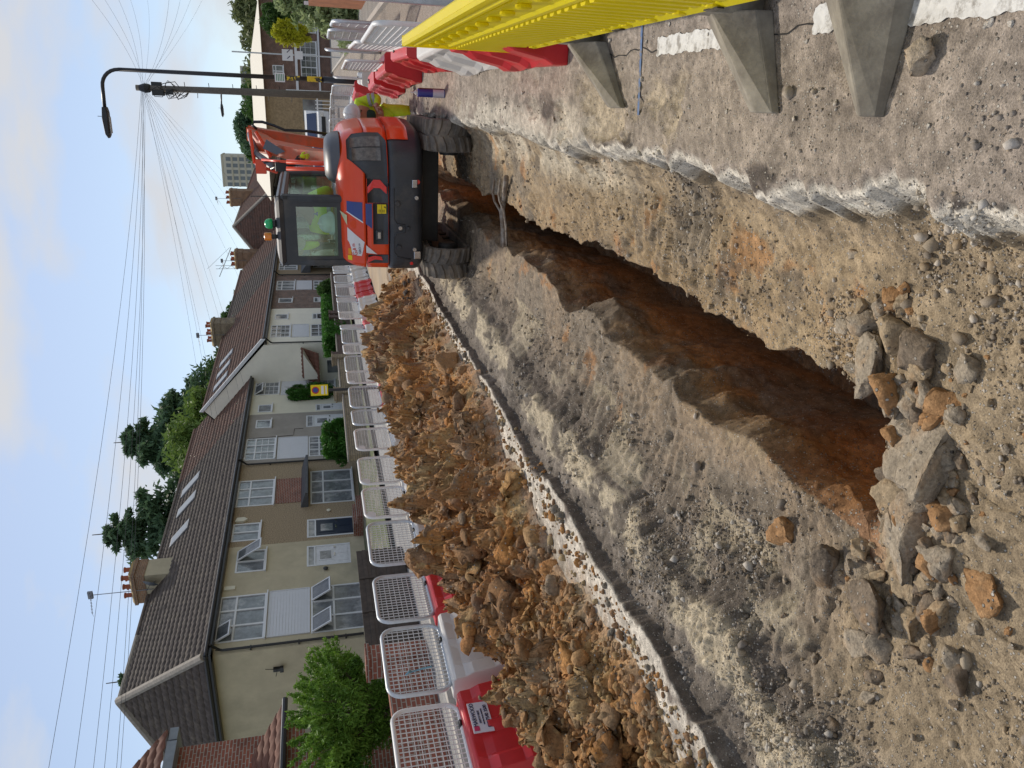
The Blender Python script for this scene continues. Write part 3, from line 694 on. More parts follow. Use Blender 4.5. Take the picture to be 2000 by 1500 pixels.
M_stone=mat('coping_stone',(.28,.25,.22),.9,var=.2,scale=6)

def wall_holes(mb,x0,x1,z0,z1,y,holes,rev=.12):
    xs=sorted(set([x0,x1]+[h[0] for h in holes]+[h[1] for h in holes]));zs=sorted(set([z0,z1]+[h[2] for h in holes]+[h[3] for h in holes]))
    for a,b_ in zip(xs[:-1],xs[1:]):
        for c,d in zip(zs[:-1],zs[1:]):
            mx_,mz=(a+b_)/2,(c+d)/2
            if any(h[0]<mx_<h[1] and h[2]<mz<h[3] for h in holes): continue
            mb.quad((a,y,c),(b_,y,c),(b_,y,d),(a,y,d))
    for a,b_,c,d in holes:
        mb.quad((a,y,c),(a,y+rev,c),(a,y+rev,d),(a,y,d));mb.quad((b_,y,c),(b_,y,d),(b_,y+rev,d),(b_,y+rev,c))
        mb.quad((a,y,d),(a,y+rev,d),(b_,y+rev,d),(b_,y,d));mb.quad((a,y,c),(b_,y,c),(b_,y+rev,c),(a,y+rev,c))
def window(par,x0,x1,z0,z1,cols=2,top=.0,y=0.0,pane=None,bars=0,openl=(),sill=True,name='window',fr=.065,proud=.02):
    """frame with cols lights and optional top lights (height fraction); openl: indices of open top lights"""
    F=MB();ya,yb=y-proud,y+.05
    F.box(x0,x0+fr,ya,yb,z0,z1);F.box(x1-fr,x1,ya,yb,z0,z1);F.box(x0+fr,x1-fr,ya,yb,z1-fr,z1);F.box(x0+fr,x1-fr,ya,yb,z0,z0+fr)
    zt=z1-(z1-z0)*top if top else z1
    w_=(x1-x0)/cols
    for k in range(1,cols): F.box(x0+k*w_-fr*.6,x0+k*w_+fr*.6,ya+.002,yb,z0+fr,z1-fr)
    if top: 
        for k in range(cols): F.box(x0+k*w_+(fr if k==0 else fr*.6),x0+(k+1)*w_-(fr if k==cols-1 else fr*.6),ya+.003,yb,zt-fr*.55,zt+fr*.55)
    if bars:
        for k in range(cols):
            for q in range(1,bars+1):
                zz=z0+fr+(zt-z0-fr)*q/(bars+1);F.box(x0+k*w_+fr*.6,x0+(k+1)*w_-fr*.6,ya+.03,yb,zz-.012,zz+.012)
            F.box(x0+(k+.5)*w_-.01,x0+(k+.5)*w_+.01,ya+.031,yb,z0+fr,z1-fr)
    o=F.build(name,M_upvc,par)
    if sill:
        s=MB();s.box(x0-.06,x1+.06,y-.11,y+.02,z0-.05,z0-.002);s.build('sill',M_upvc,o)
    p=MB();p.box(x0+fr*.5,x1-fr*.5,y+.022,y+.034,z0+fr*.5,z1-fr*.5);p.build('pane',pane or M_panecurt,o)
    for k in openl:
        q=MB();a,b_=x0+k*w_+.03,x0+(k+1)*w_-.03;hh=(z1-zt) if top else (z1-z0)
        M=Matrix.Translation((0,y-.03,z1-.03))@Matrix.Rotation(R(-32),4,'X')
        for bx in ((a,b_,-.05,0),(a,b_,-hh,-hh+.055),(a,a+.055,-hh+.055,-.05),(b_-.055,b_,-hh+.055,-.05)): q.box(bx[0],bx[1],-.025,.025,bx[2],bx[3],0,M)
        q.box(a+.055,b_-.055,-.006,.006,-hh+.055,-.05,1,M)
        q.build('open_casement',[M_upvc,M_pane],o)
    return o
def door(par,x0,x1,z0,z1,mat_,fan=.18,y=0.0,lite=True,label=None):
    F=MB();fr=.07;zt=z1-(z1-z0)*fan
    for bx in ((x0,x0+fr,z0,z1),(x1-fr,x1,z0,z1),(x0+fr,x1-fr,z1-fr,z1),(x0+fr,x1-fr,zt-.03,zt+.03)): F.box(bx[0],bx[1],y-.02,y+.06,bx[2],bx[3])
    F.box(x0+fr,x1-fr,y+.02,y+.03,zt+.03,z1-fr,1)
    o=F.build('door_frame',[M_upvc,M_panecurt],par)
    D=MB();a,b_=x0+fr,x1-fr;D.box(a,b_,y+.01,y+.05,z0,zt-.03)
    w_=b_-a;h=zt-z0
    for (p,q,r_,s_) in ((.14,.46,.08,.36),(.54,.86,.08,.36)): 
        D.box(a+w_*p,a+w_*q,y-.004,y+.01,z0+h*r_,z0+h*s_)
    if lite:
        D.box(a+w_*.22,a+w_*.78,y-.006,y+.01,z0+h*.5,z0+h*.9,1);D.box(a+w_*.28,a+w_*.72,y-.012,y-.006,z0+h*.54,z0+h*.86,2)
    d=D.build('door',[mat_,mat_,M_panecurt],par,label=label)
    H=MB();H.box(a+w_*.85,a+w_*.93,y-.05,y+.01,z0+h*.42,z0+h*.47);H.box(a+w_*.4,a+w_*.6,y-.02,y+.01,z0+h*.44,z0+h*.47);H.build('handle',mat('chrome',(.6,.6,.6),.2,metal=1),d)
def tiles(name,par,org,ex,es,La,Lb,S,fa,fb,mat_,rib=.30,course=.335,label=None):
    """tiled slope. org eaves start, ex along eaves, es up slope; spans x in [La+fa(t), Lb+fb(t)] at slope fraction t"""
    ex=Vector(ex).normalized();es=Vector(es).normalized();nn=ex.cross(es).normalized()
    if nn.z<0: nn=-nn
    org=Vector(org);nc=max(1,int(round(S/course)));V=[];F=[]
    nx=int((Lb-La)/(rib/4))
    xs=np.linspace(La,Lb,nx);g=np.random.default_rng(int(abs(S*100+La)))
    prof=np.array([0.0,.022,.022,0.0])[np.arange(nx)%4]
    ex_=np.array(ex);es_=np.array(es);n_=np.array(nn);og=np.array(org)
    for k in range(nc):
        t0=k/nc;t1=(k+1)/nc
        jit=g.uniform(0,.006,nx//4+1)[np.arange(nx)//4]
        for (t,lift) in ((t0,-.004),(t0,.028),(t1,.006)):
            a=La+fa(t);b_=Lb+fb(t);xx=np.clip(xs,a,b_)
            V.append(og+xx[:,None]*ex_+(t*S)*es_+(prof+lift+jit)[:,None]*n_)
    V=np.concatenate(V);rows=nc*3
    for k in range(nc):
        for r0 in (0,1):
            i=(k*3+r0)*nx+np.arange(nx-1);F.append(np.stack([i,i+1,i+1+nx,i+nx],-1))
    F=np.concatenate(F)
    # drop collapsed quads outside the clipped edge
    A=V[F[:,0]]-V[F[:,1]];B=V[F[:,3]]-V[F[:,2]];keep=(np.linalg.norm(A,axis=1)>1e-6)|(np.linalg.norm(B,axis=1)>1e-6)
    o=rawmesh(name,V,F[keep],mat_,par)
    if label:o['label']=label
    return o
zero=lambda t:0.0
ANG=math.atan2(.99644479,.08424833);A0=np.array([-17.9087,22.5836])
dA=np.array([.08424833,.99644479]);nA=np.array([.99644479,-.08424833])   # nA points to the street
def hloc(s,off=0.0,z=0.0): p=A0+dA*s+nA*off;return (p[0],p[1],z)
EV,RG,DEP=5.92,9.72,4.1
SL=math.hypot(DEP+.35,RG-EV+.1)
def roofpair(root,w_,mat_,ev=EV,rg=RG,dep=DEP,hip=0,verge0=False,verge1=False,skylights=(),front=0.0,rib=.3):
    S=math.hypot(dep+.35,rg-ev);es=(0,dep+.35,rg-ev)
    fa=(lambda t:hip*t) if hip else zero;xa=-.35 if hip else 0
    r=tiles('roof',root,(0,-.35+front,ev),(1,0,0),es,xa,w_,S,(lambda t:(hip+.35)*t) if hip else zero,zero,mat_,rib=rib)
    tiles('roof',root,(0,2*dep+.35+front,ev),(1,0,0),(0,-(dep+.35),rg-ev),xa,w_,S,(lambda t:(hip+.35)*t) if hip else zero,zero,mat_,rib=.6)
    if hip:
        Sh=math.hypot(hip+.35,rg-ev);half=dep+.35
        tiles('roof',root,(-.35,dep+front,ev),(0,1,0),(hip+.35,0,rg-ev),-half,half,Sh,lambda t:half*t,lambda t:-half*t,mat_,rib=rib)
        b=MB()
        for sg in (-1,1): b.tube([(-.38,dep+front+sg*(half+.02),ev+.03),(hip,dep+front,rg+.06)],.15,8)
        b.build('hip_ridge',M_lead,root)
    b=MB();b.tube([(hip,dep+front,rg+.03),(w_,dep+front,rg+.03)],.11,8);b.build('ridge_cap',M_lead if hip else mat_,r)
    b=MB();b.tube([(xa-(.1 if hip else 0),-.43+front,ev-.02),(w_,-.43+front,ev-.02)],.06,8);b.box(xa,w_,-.36+front,-.33+front,ev-.16,ev+.02)
    b.box(xa,w_,-.33+front,.02+front,ev-.17,ev-.15)
    if hip: b.tube([(-.43,-.45+front,ev-.02),(-.43,2*dep+.4,ev-.02)],.06,8);b.box(-.36,-.33,-.36+front,2*dep+.35,ev-.16,ev+.02);b.box(-.33,0,-.36+front,2*dep+.3,ev-.17,ev-.15)
    b.build('gutter',M_blackpl,root)
    k=Vector(es).normalized();nrm=Vector((0,-k.z,k.y))
    for (a,b_,t0,t1) in skylights:
        q=MB();p0=Vector((0,-.35+front,ev))
        def P(x,t,h): v=p0+k*(t*S)+nrm*h;return (x,v.y,v.z)
        q.add([P(a,t0,.0),P(b_,t0,.0),P(b_,t1,.0),P(a,t1,.0),P(a,t0,.09),P(b_,t0,.09),P(b_,t1,.09),P(a,t1,.09)],[(4,5,6,7),(0,1,5,4),(1,2,6,5),(2,3,7,6),(3,0,4,7)],0)
        q.add([P(a+.06,t0+.015,.095),P(b_-.06,t0+.015,.095),P(b_-.06,t1-.015,.095),P(a+.06,t1-.015,.095)],[(0,1,2,3)],1)
        q.build('skylight',[mat('skylight_frame',(.20,.22,.25),.4),mat('skylight_pane',(.16,.20,.25),.08,spec=.8)],r)
    return r
def shell(root,w_,mat_,holes,ev=EV,rg=RG,dep=DEP,zb=.3,left=True,right=True,gable=(False,False),front=0.0,matside=None):
    b=MB();wall_holes(b,0,w_,zb,ev,front,holes)
    o=b.build('front_wall',mat_,root)
    b=MB();pr=[(front+.003,zb),(2*dep,zb),(2*dep,ev)]
    b.quad((0,2*dep,zb),(w_,2*dep,zb),(w_,2*dep,ev),(0,2*dep,ev))
    for x,on in ((0,left),(w_,right)):
        if on: b.add([(x,front,zb),(x,2*dep,zb),(x,2*dep,ev),(x,front,ev)]+([(x,dep+front/2,rg-.05)] if gable[0 if x==0 else 1] else []),[(0,1,2,4,3) if gable[0 if x==0 else 1] else (0,1,2,3)])
    b.build('wall',matside or mat_,root);return o
def downpipe(root,x,z0,z1,y=-.09,neck=True):
    b=MB();pts=[(x,y,z0),(x,y,z1-.45)]+([(x,y-.04,z1-.35),(x-.02,y-.3,z1-.1),(x-.02,y-.33,z1)] if neck else [])
    b.tube(pts,.045,8)
    for zz in np.arange(z0+.6,z1-.6,1.6): b.box(x-.07,x+.07,y-.02,y+.08,zz,zz+.05)
    b.build('downpipe',M_blackpl,root)
def cladding(root,x0,x1,z0,z1,y=0):
    b=MB();n=int((z1-z0)/.1)
    for k in range(n): 
        a=z0+k*(z1-z0)/n;c_=z0+(k+1)*(z1-z0)/n
        b.add([(x0,y-.035,a),(x1,y-.035,a),(x1,y-.022,c_),(x0,y-.022,c_)],[(0,1,2,3)]);b.add([(x0,y-.022,a),(x1,y-.022,a),(x1,y-.035,a),(x0,y-.035,a)],[(0,1,2,3)])
    b.box(x0-.04,x0,y-.045,y,z0,z1);b.box(x1,x1+.04,y-.045,y,z0,z1);b.build('cladding_panel',M_board,root)

# ---- house 1: beige rendered end house with hipped roof
W1=6.0
h=thing('terraced_house','beige rendered end house with a hipped dark tiled roof and white bay cladding','house',hloc(0),ANG)
hl=[(.55,2.95,4.12,5.78),(.5,3.0,.55,2.52),(4.3,5.68,4.28,5.4),(4.28,5.6,.95,2.68)]
shell(h,W1,M_beige,hl,right=False)
roofpair(h,W1,M_tile,hip=2.6,rib=.3)
window(h,.55,2.95,4.12,5.78,3,.36,openl=(0,));window(h,.5,3.0,.55,2.52,3,.42,openl=(0,2))
cladding(h,.58,2.95,2.56,4.05);window(h,4.3,5.68,4.28,5.4,2,0,openl=(1,));door(h,4.28,5.6,.95,2.68,mat('white_door',(.7,.7,.71),.4))
downpipe(h,.12,.7,5.9)
b=MB();b.box(3.3,3.5,-.06,0,5.3,5.7);b.box(3.32,3.48,-.064,-.06,5.33,5.5);b.build('vent_box',M_cream,h)
b=MB();b.lathe([(.02,0),(.10,.01),(.10,.03),(.02,.04)],(4.0,-.05,1.95),14,M=Matrix.Rotation(R(90),4,'X'));b.build('wall_lamp',M_blackpl,h)
b=MB();b.bbox((-.05,.9,3.7),(.16,.12,.28));b.bbox((-.14,.85,3.55),(.1,.22,.12));b.tube([(-.06,.9,3.8),(-.1,.8,4.1)],.012,5);b.tube([(-.06,.9,3.7),(-.3,1.0,3.75)],.012,5);b.build('alarm_camera',[M_blackpl],h)
b=MB();b.box(-.012,0,5.4,6.1,4.9,5.5);b.build('brick_patch',M_redbr,h)
b=MB();b.tube([(.24,-.02,.8),(.25,-.02,3),(.22,-.02,5.7)],.012,5);b.build('cable',M_blackpl,h)
# ---- house 2: pebbledash
h=thing('terraced_house','brown pebbledash house with a dark blue front door and a brick bay panel','house',hloc(6.0),ANG)
s=6.0;hl=[(8.9-s,11.05-s,4.15,5.75),(8.7-s,11.5-s,.62,2.54),(6.36-s,7.6-s,4.6,5.72),(6.2-s,7.5-s,.76,2.68)]
shell(h,6.55,M_pebble,hl,left=False,right=False);roofpair(h,6.55,M_tile,skylights=((5.0,5.75,.60,.84),))
window(h,8.9-s,11.05-s,4.15,5.75,3,.34);window(h,8.7-s,11.5-s,.62,2.54,3,.3);window(h,6.36-s,7.6-s,4.6,5.72,2)
door(h,6.2-s,7.5-s,.76,2.68,mat('navy_door',(.02,.03,.055),.3),label='dark blue panelled front door')
b=MB();b.box(8.95-s,11.0-s,-.03,0,2.95,4.08);b.build('brick_panel',M_redbr,h)
b=MB();b.prism([(-.75,2.72),(0,2.95),(0,2.62),(-.75,2.62)],8.5-s,11.85-s,'x');b.build('bay_canopy',mat('slate_canopy',(.09,.095,.105),.6,var=.2),h)
b=MB();b.prism([(7.72-s,5.65),(7.98-s,5.6),(8.0-s,5.3),(7.85-s,5.15),(7.70-s,5.3)],-.09,0,'y');b.build('alarm_box',M_cream,h)
b=MB();b.lathe([(.02,0),(.09,.01),(.09,.05),(.03,.08)],(8.05-s,-.02,1.75),12,M=Matrix.Rotation(R(90),4,'X'));b.build('wall_lamp',M_cream,h)
b=MB();b.box(6.0-s,7.6-s,-1.0,0,.3,.6);b.box(6.05-s,7.55-s,-.6,0,.6,.75);b.build('door_step',M_redbr,h)
downpipe(h,6.43,.6,5.9)
# ---- house 3: grey render
h=thing('terraced_house','grey rendered house with a white clad bay and a white glazed front door','house',hloc(12.55),ANG)
s=12.55;hl=[(12.95-s,15.1-s,4.25,5.7),(12.95-s,15.0-s,.9,2.62),(16.25-s,17.15-s,4.57,5.35),(16.1-s,17.4-s,.8,2.75)]
shell(h,5.3,M_grey,hl,left=False,right=False);roofpair(h,5.3,M_tile,skylights=((1.0,1.75,.60,.86),(3.0,3.75,.62,.88)))
window(h,12.95-s,15.1-s,4.25,5.7,3,.33,bars=2,openl=());window(h,12.95-s,15.0-s,.9,2.62,3,.3,bars=2);cladding(h,12.9-s,15.0-s,2.66,4.15)
window(h,16.25-s,17.15-s,4.57,5.35,1,0);door(h,16.1-s,17.4-s,.8,2.75,M_upvc)
b=MB();b.tube([(2.6,-.015,5.6),(2.7,-.015,3.4),(3.4,-.015,3.35),(3.4,-.015,2.9)],.012,5);b.build('cable',M_blackpl,h)
# ---- house 4: cream with rose
h=thing('terraced_house','cream rendered house with a climbing rose and a pale blue clad bay','house',hloc(17.85),ANG)
s=17.85;hl=[(18.1-s,19.0-s,4.6,5.35),(17.98-s,18.75-s,.8,2.25),(20.3-s,22.5-s,4.3,5.66),(20.1-s,22.5-s,1.1,2.7)]
shell(h,6.4,M_cream,hl,left=False,right=False);roofpair(h,6.4,M_tilebr)
window(h,18.1-s,19.0-s,4.6,5.35,1);door(h,17.98-s,18.75-s,.8,2.25,M_upvc);window(h,20.3-s,22.5-s,4.3,5.66,2,.4,bars=2,openl=(0,));window(h,20.1-s,22.5-s,1.1,2.7,2,.3,bars=2);cladding(h,20.2-s,22.5-s,2.75,4.2)
downpipe(h,5.2,.7,5.9)
# ---- forward block: houses 5..8  (stands 2.4 m nearer the street)
FO=2.4
evB,rgB=5.05,8.75
def hB(s): return hloc(s,FO)
# side wall of the block with its lean-to
s0=22.0
h=thing('terraced_house','tall white gabled house standing forward of the terrace with a tiled lean-to on its side','house',hB(s0),ANG)
shell(h,6.3,M_white,[(1.2,3.2,3.6,4.75),(1.2,3.2,.8,2.4),(4.3,5.2,3.8,4.6),(4.2,5.2,.7,2.3)],ev=evB,rg=rgB,right=False,gable=(True,False))
r=roofpair(h,6.3,M_tilebr,ev=evB,rg=rgB,skylights=((1.2,1.95,.62,.86),(3.0,3.75,.62,.86),(4.8,5.55,.62,.86)))
b=MB()
for sg in (0,):
    b.add([(-.12,-.4,evB-.12),(.02,-.4,evB-.12),(.02,DEP,rgB),(-.12,DEP,rgB),(-.12,-.4,evB+.12),(.02,-.4,evB+.12),(.02,DEP,rgB+.22),(-.12,DEP,rgB+.22)],[(0,1,2,3),(4,7,6,5),(0,3,7,4),(1,5,6,2),(0,4,5,1),(3,2,6,7)])
b.build('barge_board',M_upvc,h)
window(h,1.2,3.2,3.6,4.75,3,.3,bars=2,pane=M_pane);window(h,1.2,3.2,.8,2.4,3,.3,bars=1,pane=M_pane);window(h,4.3,5.2,3.8,4.6,1);door(h,4.2,5.2,.7,2.3,mat('dark_door',(.03,.03,.03),.4))
cladding(h,1.15,3.2,2.5,3.5);downpipe(h,.1,.6,5.0)
b=MB();b.prism([(.25,2.85),(1.9,2.85),(1.9,1.9)],-.9,0,'x');b.build('lean_to',M_white,h)
tiles('lean_to_roof',h,(-1.0,.2,1.95),(0,1,0),(1.0,0,1.0),0,2.0,1.5,zero,zero,M_tilered,rib=.24)
b=MB();b.box(-.03,0,1.1,1.9,.6,1.5);b.build('side_window',M_pane,h)
def simple_house(s0,w_,lab,mt,wins,drs,roofm,ev=evB,rg=rgB,sky=(),clad=(),extra=None,fo=FO,gab=(False,False),l=False,r_=False,bars=0):
    h=thing('terraced_house',lab,'house',hloc(s0,fo),ANG)
    shell(h,w_,mt,wins+drs,ev=ev,rg=rg,left=l,right=r_,gable=gab);roofpair(h,w_,roofm,ev=ev,rg=rg,skylights=sky)
    for q in wins: window(h,*q,cols=3 if q[1]-q[0]>1.5 else 1,top=.3 if q[1]-q[0]>1.5 else 0,bars=bars)
    for q in drs: door(h,*q,M_upvc)
    for q in clad: cladding(h,*q)
    downpipe(h,w_-.1,.6,ev)
    return h
simple_house(28.3,7.4,'red and brown brick house with a white clad bay beyond the white gabled house',M_brbr,[(3.9,6.0,3.5,4.75),(3.9,6.0,.9,2.2),(1.2,2.1,3.6,4.5)],[(1.2,2.2,.6,2.2)],M_tilebr,clad=((3.95,5.95,2.3,3.4),))
h=simple_house(35.7,7.5,'tan pebbledash house with a grey porch roof beyond the brick house',M_tan,[(1.4,3.2,3.4,4.75),(5.0,6.4,3.6,4.7)],[(2.0,3.0,.6,2.2)],M_tile)
b=MB();b.prism([(-1.0,2.45),(0,3.1),(0,2.4),(-1.0,2.35)],.6,5.6,'x');b.build('porch_roof',mat('slate_canopy',(.09,.095,.105),.6),h)
b=MB();b.box(.7,5.5,-.9,-.86,.5,2.3);b.build('porch_front',M_white,h)
simple_house(43.2,7.5,'brick house largely hidden behind the excavator cab',M_brbr,[(1.4,3.2,3.4,4.75),(5.0,6.4,3.6,4.7)],[(2.0,3.0,.6,2.2)],M_tilebr,r_=True,gab=(False,True))
# ---- far terrace (its own hipped roof)
def far_house(s0,w_,lab,fo,hip,roofm,ev,rg,hip2=False):
    h=thing('terraced_house',lab,'house',hloc(s0,fo),ANG)
    wl=[(1.0,2.6,ev-1.7,ev-.5),(4.0,5.2,ev-1.7,ev-.5),(1.0,2.6,.8,2.2)]
    shell(h,w_,M_brbr,wl,ev=ev,rg=rg);roofpair(h,w_,roofm,ev=ev,rg=rg,hip=hip,rib=.6)
    for q in wl: window(h,*q,cols=2)
    return h
far_house(51.5,10.5,'far brick house whose brown hipped roof rises over the excavator cab',5.5,3.5,M_tilebr,5.4,9.5)
far_house(62,12,'far brick house with a long brown roof right of the hipped one',5.5,0,M_tilebr,5.4,9.5)
far_house(74,13,'farthest house of the row with a rusty red roof patch',5.5,0,M_tilered,5.4,9.5)

M_brownbr=brickmat('brown_brick',(.33,.17,.09),(.24,.13,.08),(.36,.29,.2))
# ---- chimneys
def chimney(lab,s_,y_,w_,d_,z0,z1,mat_,pots,fo=0,band=True,dish=False,aerial=0):
    c=hloc(s_,fo-y_,z0);h=thing('chimney',lab,'chimney',c,ANG)
    H=z1-z0;b=MB();b.box(-w_/2,w_/2,-d_/2,d_/2,-1.5,H*.62);b.build('stack',mat_,h)
    b=MB();b.box(-w_/2-.03,w_/2+.03,-d_/2-.03,d_/2+.03,H*.62,H*.9);b.box(-w_/2-.08,w_/2+.08,-d_/2-.08,d_/2+.08,H*.9,H);b.build('brick_band',M_brownbr if band else mat_,h)
    b=MB();b.prism([(-w_/2-.05,0),(w_/2+.05,0),(w_/2-.15,.12),(-w_/2+.15,.12)],-d_/2-.05,d_/2+.05,'y');o=b.build('flaunching',mat('yellow_mortar',(.42,.30,.14),.9),h);o.location=(0,0,H+.002)
    for k in range(pots):
        b=MB();px=-w_/2+w_*(.25+.5*(k%2));py=-d_/2+d_*(k//2+.5)/((pots+1)//2)
        b.lathe([(.12,0),(.10,.05),(.10,.3),(.13,.33),(.13,.38),(.09,.38)],(px,py,H+.08),12);b.build('chimney_pot',mat('terracotta',(.30,.09,.05),.8,var=.2),h,smooth=False)
    if dish:
        b=MB();M=Matrix.Rotation(R(70),4,'X')@Matrix.Rotation(R(0),4,'Y')
        b.lathe([(.02,.0),(.2,.03),(.33,.09),(.34,.09),(.2,.015),(.02,-.015)],(0,0,0),18,M=Matrix.Rotation(R(110),4,'Y')@Matrix.Rotation(R(40),4,'X'));b.tube([(0,0,0),(.25,0,-.2)],.02,6);b.tube([(0,0,0),(-.35,0,.05)],.012,5)
        o=b.build('satellite_dish',mat('dish_grey',(.09,.10,.11),.5),h);o.location=(-w_/2-.3,-d_/2+.3,H*.45)
    if aerial:
        b=MB();b.tube([(-w_/2-.06,0,H*.4),(-w_/2-.06,0,H+aerial)],.018,6)
        zt=H+aerial
        b.tube([(-w_/2-.06,0,zt),(-w_/2-.9,.35,zt-.22)],.012,5)
        for k in range(7):
            t=k/6;c_=Vector((-w_/2-.06-.84*t,.35*t,zt-.22*t));b.tube([c_+Vector((-.08,-.2,0)),c_+Vector((.08,.2,0))],.006,4)
        b.box(-w_/2-.1,-w_/2,-.18,.18,zt-.1,zt+.1);b.build('tv_aerial',mat('aerial_metal',(.2,.2,.22),.4,metal=.6),h)
chimney('rendered chimney with a brick band and satellite dish on the nearest terrace roof',9.15,3.7,1.15,1.45,8.9,10.35,M_beige,6,dish=True,aerial=1.7)
chimney('yellow brick chimney with red pots beyond the skylights',34.6,3.9,1.2,1.7,8.0,9.5,M_yelbr,6,fo=FO,aerial=1.0,band=False)
chimney('orange brick chimney between the terrace and the far hipped roof',52.3,3.4,1.3,1.5,7.6,9.3,M_brownbr,6,fo=FO,aerial=1.2)
chimney('small brick chimney on the far brown roof beside two aerials',66,3.6,1.3,1.6,8.9,10.7,M_brownbr,6,fo=5.5,aerial=1.4)

# ---- near red-brick house at the far left of the photograph
h=thing('brick_house','red brick house corner with a red tiled porch at the near left','house',(-13.6,14.2,0),R(90)+R(-5))
b=MB();b.box(-6.5,0,0,4,.3,5.15);b.build('wall',M_redbr,h)
b=MB();b.box(-6.6,-.1,-.35,-.0,5.1,5.3);b.box(-.02,.3,-.3,3.8,5.12,5.3);b.build('gutter',mat('grey_gutter',(.22,.25,.28),.5),h)
tiles('roof',h,(-6.6,-.35,5.32),(1,0,0),(0,2.4,2.0),0,6.8,3.1,zero,zero,M_tilered)
b=MB();b.box(-4.5,-.75,-1.2,0,.3,2.75);b.build('porch_wall',M_redbr,h)
tiles('porch_roof',h,(-4.7,-1.45,2.78),(1,0,0),(0,1.45,.75),0,4.2,1.65,zero,zero,M_tilered)
b=MB();b.tube([(-4.7,-1.5,2.76),(-.45,-1.5,2.76)],.06,8);b.build('porch_gutter',M_blackpl,h)
b=MB();b.bbox((-1.1,-1.26,2.3),(.12,.12,.12));b.tube([(-1.1,-1.3,2.25),(-1.1,-1.45,2.15)],.05,8);b.build('camera_box',M_cream,h)

# ================================================================== BARRIERS
M_redpl=mat('red_plastic',(.55,.022,.028),.38,var=.12,scale=5,c2=(.42,.12,.08),c2pos=(.6,.75))
M_whpl=mat('white_plastic',(.62,.60,.57),.4,var=.06,scale=5,c2=(.45,.40,.34),c2pos=(.62,.8))
M_galv=mat('galvanised_tube',(.56,.59,.62),.42,metal=.35,var=.12,scale=12)
M_whtube=mat('white_tube',(.72,.71,.70),.4,var=.08,scale=9)
M_wire=mat('galvanised_wire',(.60,.61,.62),.5,metal=.2)
M_whwire=mat('white_wire',(.66,.65,.64),.45)
def rrect(w_,h,r,n=5):
    P=[]
    for cx,cy,a0 in ((w_/2-r,h-r,0),(-w_/2+r,h-r,90),(-w_/2+r,r,180),(w_/2-r,r,270)):
        for k in range(n+1):
            a=R(a0+90*k/n);P.append((cx+r*math.cos(a),0,cy+r*math.sin(a)))
    return P
def mesh_panel(root,white,z0=.56,w_=.98,h=.60,step=.052):
    P=[(x,y,z+z0) for x,y,z in rrect(w_,h,.13)]
    b=MB();b.tube(P,.021,8,closed=True)
    for sx in (-.3,.3): b.tube([(sx,0,z0-.10),(sx,0,z0+.02)],.016,6)
    fr=b.build('mesh_panel',M_whtube if white else M_galv,root,smooth=True)
    b=MB();n=int(w_/step);q=.0032
    for k in range(1,n):
        x=-w_/2+k*w_/n;c_=0 if abs(x)<w_/2-.13 else .13-math.sqrt(max(0,.13**2-(abs(x)-w_/2+.13)**2))
        b.box(x-q,x+q,-q,q,z0+c_,z0+h-c_)
    m_=int(h/step)
    for k in range(1,m_):
        z=k*h/m_;d=min(z,h-z);c_=0 if d>.13 else .13-math.sqrt(max(0,.13**2-(.13-d)**2))
        b.box(-w_/2+c_,w_/2-c_,q,3*q,z0+z-q,z0+z+q)
    b.build('wire_mesh',M_whwire if white else M_wire,fr)
    if white:
        b=MB();b.prism([(-w_/2+.02,z0+h-.04),(-w_/2+.1,z0+h-.01),(-w_/2+.17,z0+h-.03),(-w_/2+.17,z0+h-.11),(-w_/2+.12,z0+h-.14),(-w_/2+.02,z0+h-.14)],-.012,.012,'y')
        b.build('gusset_plate',M_whtube,fr)
    return fr
def block(root,mat_,w_=1.0,h=.56,d0=.24,d1=.12,name='water_block'):
    """tapered water-filled block with moulded legs, recesses and fork slots"""
    b=MB();xs=[-w_/2,-w_*.36,-w_*.30,-w_*.08,-w_*.03,w_*.03,w_*.08,w_*.30,w_*.36,w_/2]
    rec=[0,0,.035,.035,0,0,.035,.035,0,0]
    lv=[(0,d0),(.10,d0),(.16,d0-.03),(.36,d1+.06),(.44,d1+.02),(h-.03,d1+.01),(h,d1-.02)]
    V=[];n=len(xs)
    for sg in (-1,1):
        for k,(z,d) in enumerate(lv):
            for i,x in enumerate(xs):
                rr=rec[i] if 1<=k<=3 else (rec[i]*.5 if k==4 else 0)
                zz=z+(.055 if (k==0 and i in (3,4,5,6)) else 0)
                V.append((x,sg*(d-rr),zz))
    m_=len(lv);F=[]
    for s_ in (0,1):
        o=s_*m_*n
        for k in range(m_-1):
            for i in range(n-1):
                f=(o+k*n+i,o+k*n+i+1,o+(k+1)*n+i+1,o+(k+1)*n+i);F.append(f if s_==0 else f[::-1])
    o=m_*n
    for i in range(n-1): F.append(((m_-1)*n+i,(m_-1)*n+i+1,o+(m_-1)*n+i+1,o+(m_-1)*n+i));F.append((i,o+i,o+i+1,i+1))
    for k in range(m_-1): F.append((k*n,(k+1)*n,o+(k+1)*n,o+k*n));F.append((k*n+n-1,o+k*n+n-1,o+(k+1)*n+n-1,(k+1)*n+n-1))
    b.add(V,F);ob=b.build(name,mat_,root,bevel=.012)
    b=MB();b.lathe([(.035,0),(.045,.01),(.045,.02),(.02,.03)],(w_*.22,0,h),12);b.build('filler_cap',M_blackpl,ob)
    return ob
ORD=['first','second','third','fourth','fifth','sixth','seventh','eighth','ninth','tenth','eleventh','twelfth','thirteenth','fourteenth','fifteenth','sixteenth','seventeenth','eighteenth','nineteenth','twentieth','twenty-first','twenty-second','twenty-third','twenty-fourth']
protoB={}
